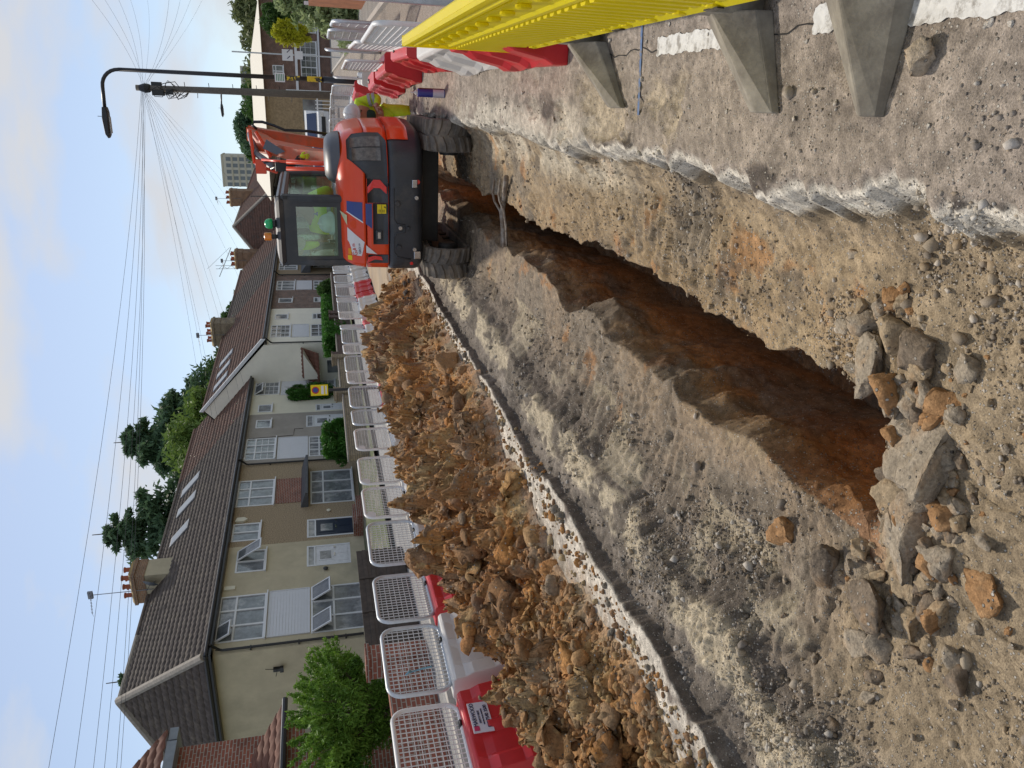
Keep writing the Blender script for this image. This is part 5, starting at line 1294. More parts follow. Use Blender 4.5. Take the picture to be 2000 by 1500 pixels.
# chevron reflector on the corner
P=[(sB-.06,1.31),(sB-.02,1.33),(sB+.10,1.24),(sB-.0,1.15),(sB-.03,1.10),(sB-.09,1.09),(sB-.08,1.13)]
b=MB();b.add([PS(sB-.10,1.325,.016),PS(sB-.02,1.325,.016),PS(sB+.07,1.25,.016),PS(sB+.07,1.17,.016),PS(sB-.02,1.09,.016),PS(sB-.10,1.09,.016),PS(sB-.03,1.17,.016),PS(sB-.03,1.25,.016)],[(0,1,2,7),(7,2,3,6),(6,3,4,5)]);UP(b.build('red_reflector',M_redr,ex))
yl=decal('warning_label',[(743,386),(760,386),(760,404),(743,404)],M_yld,.014)
b=MB();b.add([PS(rs(y),rz(x),.0155) for x,y in ((755,390),(759,390),(759,394))],[(0,1,2)])
for q in (746,748.5,753,755.5): b.add([PS(rs(y),rz(x),.0155) for x,y in ((q,396),(q+.9,396),(q+.9,402),(q,402))],[(0,1,2,3)])
b.add([PS(rs(y),rz(x),.0155) for x,y in ((751,386.5),(751.6,386.5),(751.6,403.5),(751,403.5))],[(0,1,2,3)]);UP(b.build('label_print',M_blackpl,yl))
decal('yellow_label',[(686,493),(694,493),(694,504),(686,504)],M_yld,.008);decal('orange_label',[(687,478),(693,478),(693,491),(687,491)],mat('orange_decal',(.8,.30,.0),.4),.008)
decal('pale_triangle_label',[(672,403),(686,410),(686,430)],mat('pale_decal',(.60,.58,.36),.5),.02)
def rear_text(txt,size,mt,px,py,off=.013):
    p=PS(rs(py),rz(px),off);o=text_mesh(txt,size,mt,ex,Matrix.Translation(p)@Matrix.Rotation(R(90),4,'X'),depth=.001);return UP(o)
rear_text('GAP',.085,mat('red_ink',(.6,.02,.02),.5),700,479);rear_text('GROUP',.04,mat('navy_ink',(.02,.03,.12),.5),709,476)
# round cap, latch, bolts and pads
def disc(name,px,py,r,h,mt,off=.0,seg_=20,prof=None):
    p=PS(rs(py),rz(px),off);b=MB();b.lathe(prof or [(r*.3,0),(r,0),(r,h),(r*.85,h*1.3),(r*.2,h*1.3)],p,seg_,M=Matrix.Rotation(R(90),4,'X'));return UP(b.build(name,mt,ex))
disc('round_cap',698,427,.055,.006,M_or,.004)
for px,py in ((818,372),(787,432),(815,476)): disc('bolt',px,py,.028,.02,M_chr,.0,10);
for px,py,r in ((781,384,.036),(784,471,.032),(802,432,.025)): disc('rubber_pad',px,py,r,.025,M_blk,.0,16)
disc('round_reflector',810,506,.022,.01,M_redr,.0);
p=PS(sB+.05,.70,.002);b=MB();b.lathe([(.01,0),(.028,0),(.028,.01),(.01,.012)],p,16,M=Matrix.Rotation(R(90),4,'X')@Matrix.Rotation(R(20),4,'Y'));UP(b.build('round_reflector',M_redr,ex))
def ridge(pts,r=.012):
    b=MB();b.tube([PS(rs(y),rz(x),.0) for x,y in pts],r,6);UP(b.build('pressed_rib',M_blk,ex,smooth=True))
ridge([(775,355),(774,368),(775,415),(780,424),(795,426),(796,440),(780,443),(775,452),(775,482),(782,493),(808,498)]);ridge([(764,345),(764,512)],.008)
b=MB();c=PS(rs(447),rz(746),.012);b.bbox(c,(.13,.03,.085));o=UP(b.build('latch_housing',M_blk,ex,bevel=.012));b=MB();b.bbox((c[0],c[1]-.018,c[2]),(.08,.012,.035));UP(b.build('latch_plate',M_chr,ex))
b=MB();b.bbox(PS(rs(488),.70,.01),(.10,.05,.09));b.bbox(PS(rs(345),.74,.01),(.10,.05,.07));UP(b.build('tie_bracket',M_chr,ex,bevel=.01))
# exhaust hump and mirror on the hood
b=MB();V=[]
for k,(z,sc) in enumerate(((1.64,1.05),(1.72,1.0),(1.78,.9),(1.82,.7),(1.83,.3))):
    for i in range(24):
        a=2*math.pi*i/24;V.append((.50+.30*sc*math.copysign(abs(math.cos(a))**.7,math.cos(a)),-.42+.50*sc*math.copysign(abs(math.sin(a))**.7,math.sin(a)),z))
b.add(V,[(k*24+i,k*24+(i+1)%24,(k+1)*24+(i+1)%24,(k+1)*24+i) for k in range(4) for i in range(24)]+[tuple(4*24+i for i in range(24))]);UP(b.build('exhaust_cover',mat('grey_cover',(.085,.09,.105),.45),ex,smooth=True))
b=MB();p=PS(rs(476),1.70,.0);b.tube([p,(p[0],p[1]-.03,1.80)],.018,6);b.lathe([(.02,0),(.05,.01),(.055,.05),(.04,.08),(.01,.09)],(p[0],p[1]-.04,1.66),12,M=Matrix.Rotation(R(60),4,'X'));UP(b.build('rear_mirror',M_blackpl,ex))
# --- cab
cx0,cx1,cy0,cy1,cz0,cz1=-.775,.10,-1.02,.66,1.40,2.36
def cbar(b,a,c,w_=.035): b.tube([a,c],w_,8)
b=MB();tw=.05
for (x,y0_,y1_) in ((cx0+.04,cy0+.02,cy0+.07),(cx1-.02,cy0+.02,cy0+.05),(cx0+.04,cy1,cy1-.06),(cx1-.02,cy1,cy1-.06),(cx0+.03,-.18,-.18)): b.tube([(x,y0_,cz0),(x,y0_,2.0),(x,y1_,cz1)],tw,8)
for z in (cz0+.28,cz1-.02):
    b.tube([(cx0+.04,cy0+.03,z),(cx1-.02,cy0+.03,z),(cx1-.02,cy1-.02,z),(cx0+.04,cy1-.02,z)],.05,8,closed=True)
b.box(cx0+.02,cx1,cy0+.0,cy0+.05,cz0,cz0+.30);b.box(cx1-.07,cx1+.0,cy0+.05,cy1-.05,cz0,cz0+.2)
b.box(cx0+.02,cx0+.12,cy0-.004,cy0+.04,cz0+.3,cz1-.02);b.box(cx1-.12,cx1-.0,cy0-.004,cy0+.04,cz0+.3,cz1-.02);b.box(cx0+.12,cx1-.12,cy0-.004,cy0+.04,cz1-.16,cz1-.02)
b.box(cx0,cx0+.03,-.55,cy1,.95,cz0+.2)
fr=UP(b.build('cab_frame',M_blk,ex,smooth=False))
b=MB();V=[];
for k,(z,i_) in enumerate(((cz1-.01,.0),(cz1+.04,-.02),(cz1+.075,.02),(cz1+.10,.12))):
    for (x,y) in ((cx0+i_+.05,cy0+i_),(cx1-i_-.05,cy0+i_),(cx1-i_,cy0+i_+.05),(cx1-i_,cy1-i_-.05),(cx1-i_-.05,cy1-i_),(cx0+i_+.05,cy1-i_),(cx0+i_,cy1-i_-.05),(cx0+i_,cy0+i_+.05)): V.append((x,y,z))
b.add(V,[(k*8+i,k*8+(i+1)%8,(k+1)*8+(i+1)%8,(k+1)*8+i) for k in range(3) for i in range(8)]+[tuple(24+i for i in range(8)),tuple(range(7,-1,-1))]);rf=UP(b.build('cab_roof',M_blk,ex,smooth=False))
def pane(name,pts,off=.004):
    b=MB();P=[Vector(p) for p in pts];n=(P[1]-P[0]).cross(P[3]-P[0]).normalized()*off
    b.add([p for p in P]+[p+n for p in P],[(0,1,2,3),(7,6,5,4),(0,4,5,1),(1,5,6,2),(2,6,7,3),(3,7,4,0)]);return UP(b.build(name,M_cabg,fr))
pane('rear_glass',[(cx0+.12,cy0+.01,cz0+.30),(cx1-.12,cy0+.01,cz0+.30),(cx1-.12,cy0+.01,cz1-.16),(cx0+.12,cy0+.01,cz1-.16)])
pane('side_glass',[(cx1-.012,cy0+.07,cz0+.2),(cx1-.012,cy1-.05,cz0+.2),(cx1-.012,cy1-.08,cz1-.03),(cx1-.012,cy0+.1,cz1-.03)])
pane('side_glass',[(cx0+.03,cy0+.07,cz0+.2),(cx0+.03,cy1-.05,cz0-.1),(cx0+.03,cy1-.08,cz1-.03),(cx0+.03,cy0+.1,cz1-.03)])
pane('front_glass',[(cx0+.08,cy1,cz0),(cx1-.06,cy1,cz0),(cx1-.06,cy1-.06,cz1-.05),(cx0+.08,cy1-.06,cz1-.05)])
b=MB();b.box(cx0+.25,cx1-.2,-.50,-.05,1.15,1.3);b.prism([(-.55,1.2),(-.42,1.25),(-.46,1.62),(-.56,1.62)],cx0+.25,cx1-.25,'x');UP(b.build('seat',mat('seat_cloth',(.05,.05,.055),.9),ex,bevel=.02))
b=MB();b.tube([(cx0+.5,.45,1.3),(cx0+.5,.42,1.62)],.02,6);b.box(cx0+.3,cx0+.7,.40,.55,1.3,1.45);b.box(cx1-.2,cx1-.08,-.3,.2,1.35,1.5);UP(b.build('controls',M_dkm,ex))
b=MB();b.tube([(cx1+.02,.2,1.55),(cx1+.05,-.25,1.62),(cx1+.02,-.6,1.56)],.025,8);b.tube([(cx1+.03,.2,1.60),(cx1+.07,-.2,1.68),(cx1+.03,-.5,1.62)],.022,8);UP(b.build('hydraulic_hose',M_dkm,ex,smooth=True))
# beacons
def up_at(px,py,Y):
    p=Vector(atY(px,py,Y))-Vector(ex.location);return RM.inverted()@p
p=up_at(533,437,10.1);b=MB();b.lathe([(.045,0),(.065,.01),(.065,.055),(.05,.085),(.02,.10),(.001,.102)],(p.x,p.y,p.z),16);b_o=UP(b.build('green_beacon',mat('green_lens',(.0,.42,.13),.25,spec=.8),ex,smooth=True))
b=MB();b.lathe([(.05,0),(.05,-.03),(.03,-.04),(.02,-.12)],(p.x,p.y,p.z),12);UP(b.build('beacon_stem',M_blackpl,ex))
p=up_at(531,462,10.1);b=MB();b.lathe([(.04,0),(.05,.005),(.05,.085),(.04,.09)],(p.x,p.y,p.z),16);UP(b.build('amber_beacon',mat('amber_lens',(.80,.22,.0),.25,spec=.8),ex,smooth=False))
b=MB();b.lathe([(.03,0),(.03,-.04),(.015,-.12)],(p.x,p.y,p.z),10);b.bbox((p.x+.06,p.y-.02,p.z-.17),(.09,.08,.08));b.bbox((p.x+.06,p.y-.07,p.z-.17),(.06,.02,.06));UP(b.build('beacon_stem',M_blackpl,ex))
p=up_at(548,384,10.0);b=MB();b.tube([(p.x,p.y,p.z-.02),(p.x,p.y,p.z+.35)],.006,5);b.bbox((p.x,p.y-.03,p.z-.05),(.05,.02,.05));UP(b.build('aerial',M_blackpl,rf))
# --- boom and arm
def exl(px,py,Y): return Vector(atY(px,py,Y))-Vector(ex.location)
def beam(name,pts,w_,hs,mt,parent=ex,side=Vector((1,0,0))):
    "box beam through pts, width w_, heights hs"
    b=MB();V=[];P=[Vector(p) for p in pts]
    for i,p in enumerate(P):
        t=(P[min(i+1,len(P)-1)]-P[max(i-1,0)]).normalized();n=side.cross(t).normalized();h=hs[i]
        for a,c_ in ((-w_/2,-h/2),(w_/2,-h/2),(w_/2,h/2),(-w_/2,h/2)): V.append(p+side*a+n*c_)
    m_=len(P);b.add(V,[(k*4+i,k*4+(i+1)%4,(k+1)*4+(i+1)%4,(k+1)*4+i) for k in range(m_-1) for i in range(4)]+[(0,1,2,3),tuple((m_-1)*4+i for i in (3,2,1,0))])
    return b.build(name,mt,parent,bevel=.012)
A=exl(700,312,12.0);B=exl(600,303,12.9);C_=exl(520,285,13.7);D=exl(492,262,14.3)
boom=beam('boom',[A,B,C_,D],.20,[.26,.36,.34,.16],M_orw)
d=exl(530,283,13.3);b=MB();b.add([exl(520,272,13.2),exl(513,290,13.2),exl(540,302,13.1),exl(557,296,13.0)],[(0,1,2,3)]);b.build('side_decal',mat('grey_decal',(.10,.11,.13),.5),boom)
b=MB();b.tube([exl(690,322,12.0),exl(560,316,12.3)],.035,8);b.tube([exl(690,331,12.0),exl(560,330,12.3)],.035,8);b.tube([exl(560,316,12.3),exl(512,312,12.9)],.02,8);cy=b.build('boom_cylinder',M_or,ex,smooth=True)
b=MB();b.tube([exl(535,325,13.0),exl(500,300,13.4)],.05,10);b.tube([exl(500,300,13.4),exl(489,262,14.2)],.055,10);b.build('arm_cylinder',mat('grey_cylinder',(.14,.15,.17),.4,metal=.4),ex,smooth=True)
b=MB()
for (a,c) in (((508,332),(500,318)),((516,328),(540,336)),((497,318),(488,255)),((528,306),(500,258))): b.tube([exl(*a,13.3),exl(*c,13.6)],.03,6)
b.bbox(exl(510,325,13.3),(.22,.16,.16));b.build('boom_head',M_or,ex)
arm=beam('dipper_arm',[exl(489,256,14.4),exl(520,262,14.3),exl(600,275,14.2),exl(665,285,14.2)],.16,[.14,.34,.28,.18],M_orw)
b=MB();b.tube([exl(502,252,14.1),exl(492,244,14.1),exl(496,238,14.1),exl(512,238,14.1),exl(535,245,14.0),exl(556,254,14.0),exl(600,256,14.0),exl(640,262,14.0)],.024,8);b.tube([exl(515,318,12.8),exl(540,312,12.8),exl(560,326,12.7),exl(600,318,12.5),exl(655,318,12.3)],.02,8);b.tube([exl(530,330,12.7),exl(548,322,12.6),exl(575,322,12.6)],.025,8);b.build('hydraulic_hose',M_blackpl,ex,smooth=True)
b=MB();b.bbox(exl(550,326,12.5),(.14,.12,.18));b.bbox(exl(566,322,12.4),(.06,.1,.1));b.build('work_lamp',M_blackpl,ex,bevel=.01)
for k,(px,py) in enumerate(((575,312),(585,305))):
    q=exl(px,py,12.3);g2=bpy.data.objects.new('glove',None);COL.objects.link(g2);g2['label']='';del g2['label'];g2.parent=ex
    hand(g2,q,(0,.0,-1),(0,-1,0),1,M_hiv if k else M_dkcl,.5)
bk=MB();q=exl(700,288,14.3)
bk.prism([(-.3,0),(.25,.1),(.35,-.25),(.1,-.5),(-.25,-.45)],-.3,.3,'x');o=bk.build('bucket',M_dkm,ex,bevel=.02);o.location=q+Vector((0,.25,-.1))

# ---- driver in the cab, seen from behind
dr=thing('person','excavator driver in yellow hi-vis seen from behind through the cab rear window','person',(-1.44,10.62,1.03))
J={'pel':(0,.05,.12,(.15,.12)),'wai':(0,.0,.32,(.14,.11)),'che':(0,.0,.56,(.18,.12)),'nk':(0,.03,.76,.06),'hb':(0,.05,.84,.08),'hd':(0,.06,.93,.10),'sl':(-.2,.02,.62,.075),'el':(-.26,.2,.42,.055),'wl':(-.16,.42,.45,.035),
 'sr':(.2,.02,.62,.075),'er':(.26,.2,.42,.055),'wr':(.16,.42,.45,.035),'hl':(-.1,.12,.1,.1),'kl':(-.13,.52,.12,.075),'al':(-.13,.58,-.28,.05),'fl':(-.13,.72,-.32,.045),'hr':(.1,.12,.1,.1),'kr':(.13,.52,.12,.075),'ar':(.13,.58,-.28,.05),'fr':(.13,.72,-.32,.045)}
skin_obj('body',J,Es,M_skin,dr,root='pel')
skin_obj('jacket',{k:g_(k,.028) for k in ('wai','che','sl','el','sr','er')}|{'wl':(-.17,.38,.445,.05),'wr':(.17,.38,.445,.05)},[('wai','che'),('che','sl'),('sl','el'),('el','wl'),('che','sr'),('sr','er'),('er','wr')],M_hiv,dr)
skin_obj('trousers',{k:g_(k,.02) for k in ('pel','hl','kl','al','hr','kr','ar')},[('pel','hl'),('hl','kl'),('kl','al'),('pel','hr'),('hr','kr'),('kr','ar')],M_dkcl,dr)
skin_obj('hair',{'a':(0,.04,.90,.108),'b':(0,.05,.97,.10)},[('a','b')],M_dkcl,dr)
face(dr,(0,.06,.93),(0,1,0));band(dr,(0,.0,.44),.178,(0,0,1));hand(dr,(-.16,.42,.45),(0,1,0),(0,0,1));hand(dr,(.16,.42,.45),(0,1,0),(0,0,1),-1)
b=MB();b.add([(-.03,-.168,.58),(.03,-.168,.58),(0,-.168,.64)],[(0,1,2)]);b.build('blue_badge',M_bld,dr)
hm=thing('hard_hat','white hard hat lying against the rear window inside the cab','helmet',(-1.52,10.2,1.45));helmet(hm,(0,0,0),.125,(R(25),0,0))
hm=thing('hard_hat','second white hard hat hanging with hi-vis cloth at the left of the cab window','helmet',(-1.80,10.3,1.86));helmet(hm,(0,0,0),.075,(R(60),0,R(20)))
o=skin_obj('hi_vis_vest',{'a':(-1.84,10.3,1.87,.05),'b':(-1.83,10.3,1.74,.065),'c':(-1.80,10.3,1.6,.03)},[('a','b'),('b','c')],M_hiv);tag(o,'crumpled yellow vest hanging beside the left pillar inside the cab','vest')
# ---- service cables crossing the trench
M_cab=mat('muddy_cable',(.20,.15,.11),.85,var=.3,scale=30,c2=(.34,.30,.25),c2pos=(.45,.6),bump=.004)
def cable(label,pts,r): b=MB();b.tube(pts,r,8);return tag(b.build('service_cable',M_cab,smooth=True),label,'cable','cables across the trench')
cable('thickest muddy service cable crossing the trench in front of the excavator',[at(988,365,-.30)+[.1,0,0],at(985,380,-.33),at(982,410,-.37),at(983,440,-.40),at(985,470,-.42),at(985,492,-.45)],.028)
cable('thin muddy cable looping far side of the crossing bundle',[at(965,362,-.28)+[.06,0,0],at(962,375,-.26),at(966,393,-.30),at(977,412,-.35),at(980,440,-.38),at(980,490,-.44)],.014)
cable('thin pale cable on the near side of the crossing bundle',[at(977,362,-.28)+[.06,0,0],at(974,378,-.27),at(976,392,-.30),at(984,412,-.34),at(988,440,-.37),at(990,482,-.43)],.013)

# ================================================================== GREENERY
M_lgt=leafmat('light_leaf',(.10,.17,.035),(.20,.30,.07));M_mid=leafmat('mid_leaf',(.035,.085,.02),(.09,.17,.04));M_con=leafmat('conifer_leaf',(.055,.115,.07),(.15,.24,.12));M_shrub=leafmat('shrub_leaf',(.07,.16,.02),(.22,.38,.05));M_yelf=leafmat('yellow_leaf',(.40,.42,.02),(.60,.58,.04))
M_olive=leafmat('olive_leaf',(.10,.13,.05),(.22,.25,.11));M_hedge=leafmat('hedge_leaf',(.03,.11,.015),(.09,.24,.035));M_bark=mat('bark',(.10,.075,.05),.95,var=.3,scale=8)
def leaves(name,par,C,siz,mat_,g,stretch=1.6,up=None,droop=0):
    "one small pointed leaf face per centre"
    n=len(C);q=rotm(g,n);a=q[:,:,0];b_=q[:,:,1]
    if up is not None: a=a*(1-up)+np.array([0,0,1.0])*up;a/=np.linalg.norm(a,axis=1)[:,None]
    s=siz[:,None]
    V=np.stack([C-a*s*stretch,C-b_*s*.5-a*s*.2,C+a*s*stretch*.9,C+b_*s*.5+a*s*.1],1).reshape(-1,3)
    F=np.arange(4*n).reshape(n,4);return rawmesh(name,V,F,mat_,par)
def tree(name,label,cat,loc,h,r,mat_,seed,n=9000,ls=.09,trunk=.2,base=.25,flat=1.0,group=None,clumps=46):
    g=np.random.default_rng(seed);t=thing(name,label,cat,loc,0,group)
    b=MB();b.tube([(0,0,-.5),(.05,0,h*.25),(-.04*h*.2,.03,h*.5),(0,0,h*.8)],[trunk,trunk*.8,trunk*.5,trunk*.15],8)
    cc=[];clumps=clumps*2
    for k in range(clumps):
        d=g.normal(size=3);d/=np.linalg.norm(d);rr=g.uniform(.25,1)**.45
        c=np.array([d[0]*r*rr*.85,d[1]*r*rr*.85,h*base+(h*(1-base))*.5+d[2]*rr*h*(1-base)*.46*flat]);cc.append(c)
        if k%5==0: b.tube([(0,0,h*.3+.3*h*g.random()),tuple(c*[.6,.6,1]-[0,0,.2]),tuple(c)],[trunk*.35,trunk*.2,.02],5)
    b.build('trunk',M_bark,t)
    cc=np.array(cc);k=g.integers(0,clumps,n);cs=g.uniform(.14,.36,clumps)*r
    d=g.normal(size=(n,3));d/=np.linalg.norm(d,axis=1)[:,None];P=cc[k]+d*(cs[k]*g.uniform(.35,1.05,n)**.6)[:,None]*[1,1,.8]
    leaves('crown',t,P,g.uniform(.6,1.3,n)*ls,mat_,g);return t
def conifer(name,label,loc,h,r,mat_,seed,n=12000,ls=.10,droop=.35,layers=26,group=None):
    g=np.random.default_rng(seed);t=thing(name,label,'tree',loc,0,group);b=MB();b.tube([(0,0,-.5),(.1,0,h*.5),(0,0,h)],[.28,.18,.03],8)
    C=[];br=[]
    for l in range(layers):
        z=h*(.12+.86*l/layers);R_=r*(1-l/layers)**.75*g.uniform(.8,1.1)+.25
        for q in range(int(6+8*(1-l/layers))):
            a=g.uniform(0,2*math.pi);L_=R_*g.uniform(.65,1.12);dz=g.uniform(-droop,.08)*L_
            br.append((z,a,L_,dz));b.tube([(0,0,z),(math.cos(a)*L_*.8,math.sin(a)*L_*.8,z+dz*.6)],[.05,.015],4)
    per=n//len(br)
    for z,a,L_,dz in br:
        u=g.uniform(.08,1.0,per)**.75;w_=(1-u*.6)*L_*.26+.05
        C.append(np.stack([math.cos(a)*u*L_+g.normal(size=per)*w_*.6,math.sin(a)*u*L_+g.normal(size=per)*w_*.6,z+dz*u**1.3+L_*.12*np.maximum(0,u-.7)+g.normal(size=per)*w_*.35],-1))
    b.build('trunk',M_bark,t);C=np.concatenate(C);leaves('crown',t,C,g.uniform(.6,1.3,len(C))*ls,mat_,g);return t
def bush(name,label,cat,loc,sz,mat_,seed,n=9000,ls=.03,spiky=0,group=None,box=False,two=None):
    g=np.random.default_rng(seed);t=thing(name,label,cat,loc,0,group);sx,sy,sz_=sz
    b=MB()
    for k in range(14): a=g.uniform(0,6.28);b.tube([(0,0,0),(math.cos(a)*sx*.2,math.sin(a)*sy*.2,sz_*.4),(math.cos(a)*sx*.42,math.sin(a)*sy*.42,sz_*g.uniform(.6,.9))],[.02,.014,.004],5)
    b.build('stems',M_bark,t)
    d=g.normal(size=(n,3));d/=np.linalg.norm(d,axis=1)[:,None]
    if box: P=g.uniform(-1,1,(n,3));ax=g.integers(0,3,n);sg=np.sign(P[np.arange(n),ax]);P[np.arange(n),ax]=sg*g.uniform(.75,1.06,n);P+=.10*np.stack([fbm(P[:,0]*3,P[:,1]*9,P[:,2]*3,3,seed+q) for q in range(3)],-1)
    else:
        m=44;e=g.normal(size=(m,3));e/=np.linalg.norm(e,axis=1)[:,None];e*=(g.uniform(.2,1,m)**.4*.80)[:,None];cr_=g.uniform(.16,.42,m);k=g.integers(0,m,n)
        P=e[k]+d*(cr_[k]*g.uniform(.3,1.05,n)**.6)[:,None]
    P=P*[sx/2,sy/2,sz_/2]+[0,0,sz_/2]
    if spiky:
        m=90;a_=g.normal(size=(m,3));a_[:,2]=np.abs(a_[:,2])+.4;a_/=np.linalg.norm(a_,axis=1)[:,None];q=g.integers(0,m,n//4);l=g.uniform(.75,1,m)[q]+g.uniform(0,spiky,n//4)
        P[:n//4]=a_[q]*[sx/2,sy/2,sz_/2]*l[:,None]+[0,0,sz_/2]+g.normal(size=(n//4,3))*.02
    P[:,2]=np.maximum(P[:,2],.02)
    leaves('foliage',t,P,g.uniform(.6,1.4,n)*ls,mat_,g,stretch=1.8,up=.35 if spiky else None)
    return t
def T(px,py,Y): p=atY(px,py,Y);return p
# trees behind the houses (top of crown surveyed, foot on the ground behind)
def conat(label,px,py,Y,r,seed,mt=M_con,**k): p=T(px,py,Y);return conifer('conifer',label,(p[0],p[1],0),p[2],r,mt,seed,**k)
conat('tallest dark conifer rising behind the middle of the terrace roof',222,865,58,9.5,21,n=60000,ls=.19)
conat('second dark conifer right behind the tallest one',300,800,62,8.5,27,n=36000,ls=.16)
conat('dark conifer behind the rendered chimney',180,1045,52,7.6,22,n=42000,ls=.18)
conat('slim drooping conifer over the hipped end of the roof',207,1335,48,2.6,23,n=12000,ls=.14,droop=.8)
def treeat(label,px,py,Y,r,mt,seed,**k): p=T(px,py,Y);return tree('tree',label,'tree',(p[0],p[1],0),p[2],r,mt,seed,**k)
treeat('bright green broadleaf tree in front of the tallest conifer',325,850,52,4.2,M_lgt,31,n=24000,ls=.16)
treeat('bright green broadleaf tree at the foot of the tallest conifer',350,905,48,3.2,M_lgt,37,n=12000,ls=.14)
treeat('broad green tree behind the skylights of the forward house',368,775,60,4.4,M_mid,32,n=16000,ls=.16)
treeat('dark bushy tree left of the yellow brick chimney',405,700,68,3.4,M_mid,33,n=12000,ls=.17)
treeat('rounded green tree right of the yellow brick chimney',420,625,80,2.6,M_mid,34,n=9000,ls=.17)
treeat('small grey green tree between two chimneys',448,580,92,2.2,M_con,35,n=7000,ls=.2)
treeat('green treetop beside the orange chimney',462,505,100,1.2,M_lgt,36,n=4000,ls=.2)
treeat('tall olive green tree over the far brick building',452,50,110,7.5,M_olive,38,n=24000,ls=.28,base=.1)
treeat('dark tree between the lamp post and the telegraph pole',475,190,120,5.0,M_mid,39,n=12000,ls=.3)
treeat('dark green tree left of the telegraph pole beyond the long roof',458,250,125,5.0,M_con,40,n=12000,ls=.3)
treeat('dark tree in front of the pale tower block',470,275,130,4.2,M_mid,41,n=9000,ls=.3)
treeat('far dark tree low behind the olive one',480,5,120,6,M_mid,42,n=10000,ls=.3)
# left gardens
bush('shrub','large bright green shrub spilling over the brick garden wall at the left','shrub',(-10.7,11.4,.55),(1.9,2.9,1.75),M_shrub,51,n=42000,ls=.026,spiky=.4)
bush('shrub','darker green shrub behind the bright one at the left edge','shrub',(-11.4,9.7,.4),(1.9,1.9,1.7),M_hedge,52,n=12000,ls=.028)
p=at(655,880,1.3);bush('hydrangea','dense green hydrangea bush behind the garden wall of the grey house','bush',hloc(10.6,2.2,.9)[:2]+(.35,),(2.3,2.2,1.75),M_hedge,53,n=14000,ls=.06)
g=np.random.default_rng(5)
bush('climbing_rose','climbing rose with pale flowers on the cream house front','rose bush',hloc(19.6,.35,0)[:2]+(1.0,),(1.2,.8,3.3),M_hedge,54,n=12000,ls=.055)
bush('hedge','clipped green hedge in front of the white and brick houses','hedge',hloc(19.8,4.5,0)[:2]+(.5,),(1.3,8.0,1.12),M_hedge,55,n=26000,ls=.06,box=True)
bush('shrub','small loose shrub by the white gabled house door','shrub',hloc(25.5,4.6,0)[:2]+(.4,),(1.6,1.6,1.6),M_mid,56,n=7000,ls=.06)
bush('shrub','dark purple tinged shrub before the tan pebbledash house','shrub',hloc(38.5,4.5,0)[:2]+(.9,),(2.2,2.0,2.2),M_mid,57,n=8000,ls=.07)
# right side
q=atY(600,50,38);conifer('conifer','feathery grey green conifer leaning over the right-hand fence',(2.95,28.0,0),2.75,1.15,leafmat('feathery_leaf',(.24,.32,.14),(.46,.54,.28)),61,n=20000,ls=.075,droop=.9)
bush('shrub','bright yellow conical conifer shrub on the right','shrub',(3.1,45.0,1.5),(1.2,1.2,1.9),M_yelf,62,n=9000,ls=.05,spiky=.3)
bush('shrub','dark green shrub above the yellow one on the right','shrub',(4.0,48.0,2.2),(1.9,1.9,2.2),M_mid,63,n=7000,ls=.07)

# ================================================================== GARDEN WALLS AND FENCES
def gwall(name,label,cat,p0,p1,z0,z1,th,mt,cop=True,pier=()):
    d=Vector((p1[0]-p0[0],p1[1]-p0[1],0));Ln=d.length;a=math.atan2(d.y,d.x);t=thing(name,label,cat,(p0[0],p0[1],0),a)
    b=MB();b.box(0,Ln,-th/2,th/2,z0,z1);b.build('wall',mt,t)
    if cop: b=MB();b.box(-.02,Ln+.02,-th/2-.03,th/2+.03,z1+.001,z1+.06);b.build('coping',M_stone,t,bevel=.01)
    for k in pier: b=MB();b.box(k-.2,k+.2,-.2,.2,z0,z1+.25);b.box(k-.23,k+.23,-.23,.23,z1+.251,z1+.32);b.build('pier',mt,t)
    return t
def gw(label,s0,s1,off0,off1,z1,mt,name='garden_wall',**k):
    a=hloc(s0,off0);b_=hloc(s1,off1);return gwall(name,label,'garden wall',a,b_,0,z1,.22,mt,**k)
gwall('garden_wall','red brick garden wall under the bright green shrub at the near left','garden wall',(-8.8,6.4),(-9.1,10.9),.0,.84,.22,M_redbr,cop=False,pier=(4.4,))
M_fdk=mat('stained_timber',(.065,.052,.042),.9,var=.35,scale=6)
t=thing('fence','black stained slatted fence below the beige end house','fence',(-9.25,11.25,0),R(94))
for k in range(3): b=MB();b.box(k*1.25,k*1.25+1.2,-.02,.02,.1,1.12);[b.box(k*1.25,k*1.25+1.2,-.035,-.02,.12+q*.16,.20+q*.16) for q in range(6)];b.build('fence_panel',M_fdk,t);b=MB();b.box(k*1.25-.04,k*1.25+.0,-.05,.05,0,1.12);b.build('post',M_fdk,t)
gw('yellow brick garden wall with a white gate post below the beige house door',2.0,7.6,6.2,6.0,.95,M_yelbr,pier=(5.4,))
gw('low brown brick wall with brick steps below the pebbledash house',8.2,12.2,5.6,5.6,1.0,M_yelbr,pier=(0.2,3.8))
gw('dark brick garden wall below the hydrangea',12.6,18.6,5.4,5.2,1.0,M_dkbr,pier=(.2,5.8))
gw('dark brick garden wall below the climbing rose',18.9,26.0,5.2,5.4,1.0,M_dkbr,pier=(.2,))
gw('brown brick wall below the clipped hedge',26.3,36,6.9,7.2,.8,M_dkbr)
gw('brick garden wall with a timber panel before the tan house',36.3,50,6.6,6.8,1.1,M_brbr)
b=MB();a=hloc(35.2,5.8);bb=hloc(38.5,5.8);t=thing('timber_screen','pale brown timber screen panel behind the brick garden wall','screen',(a[0],a[1],1.0),ANG)
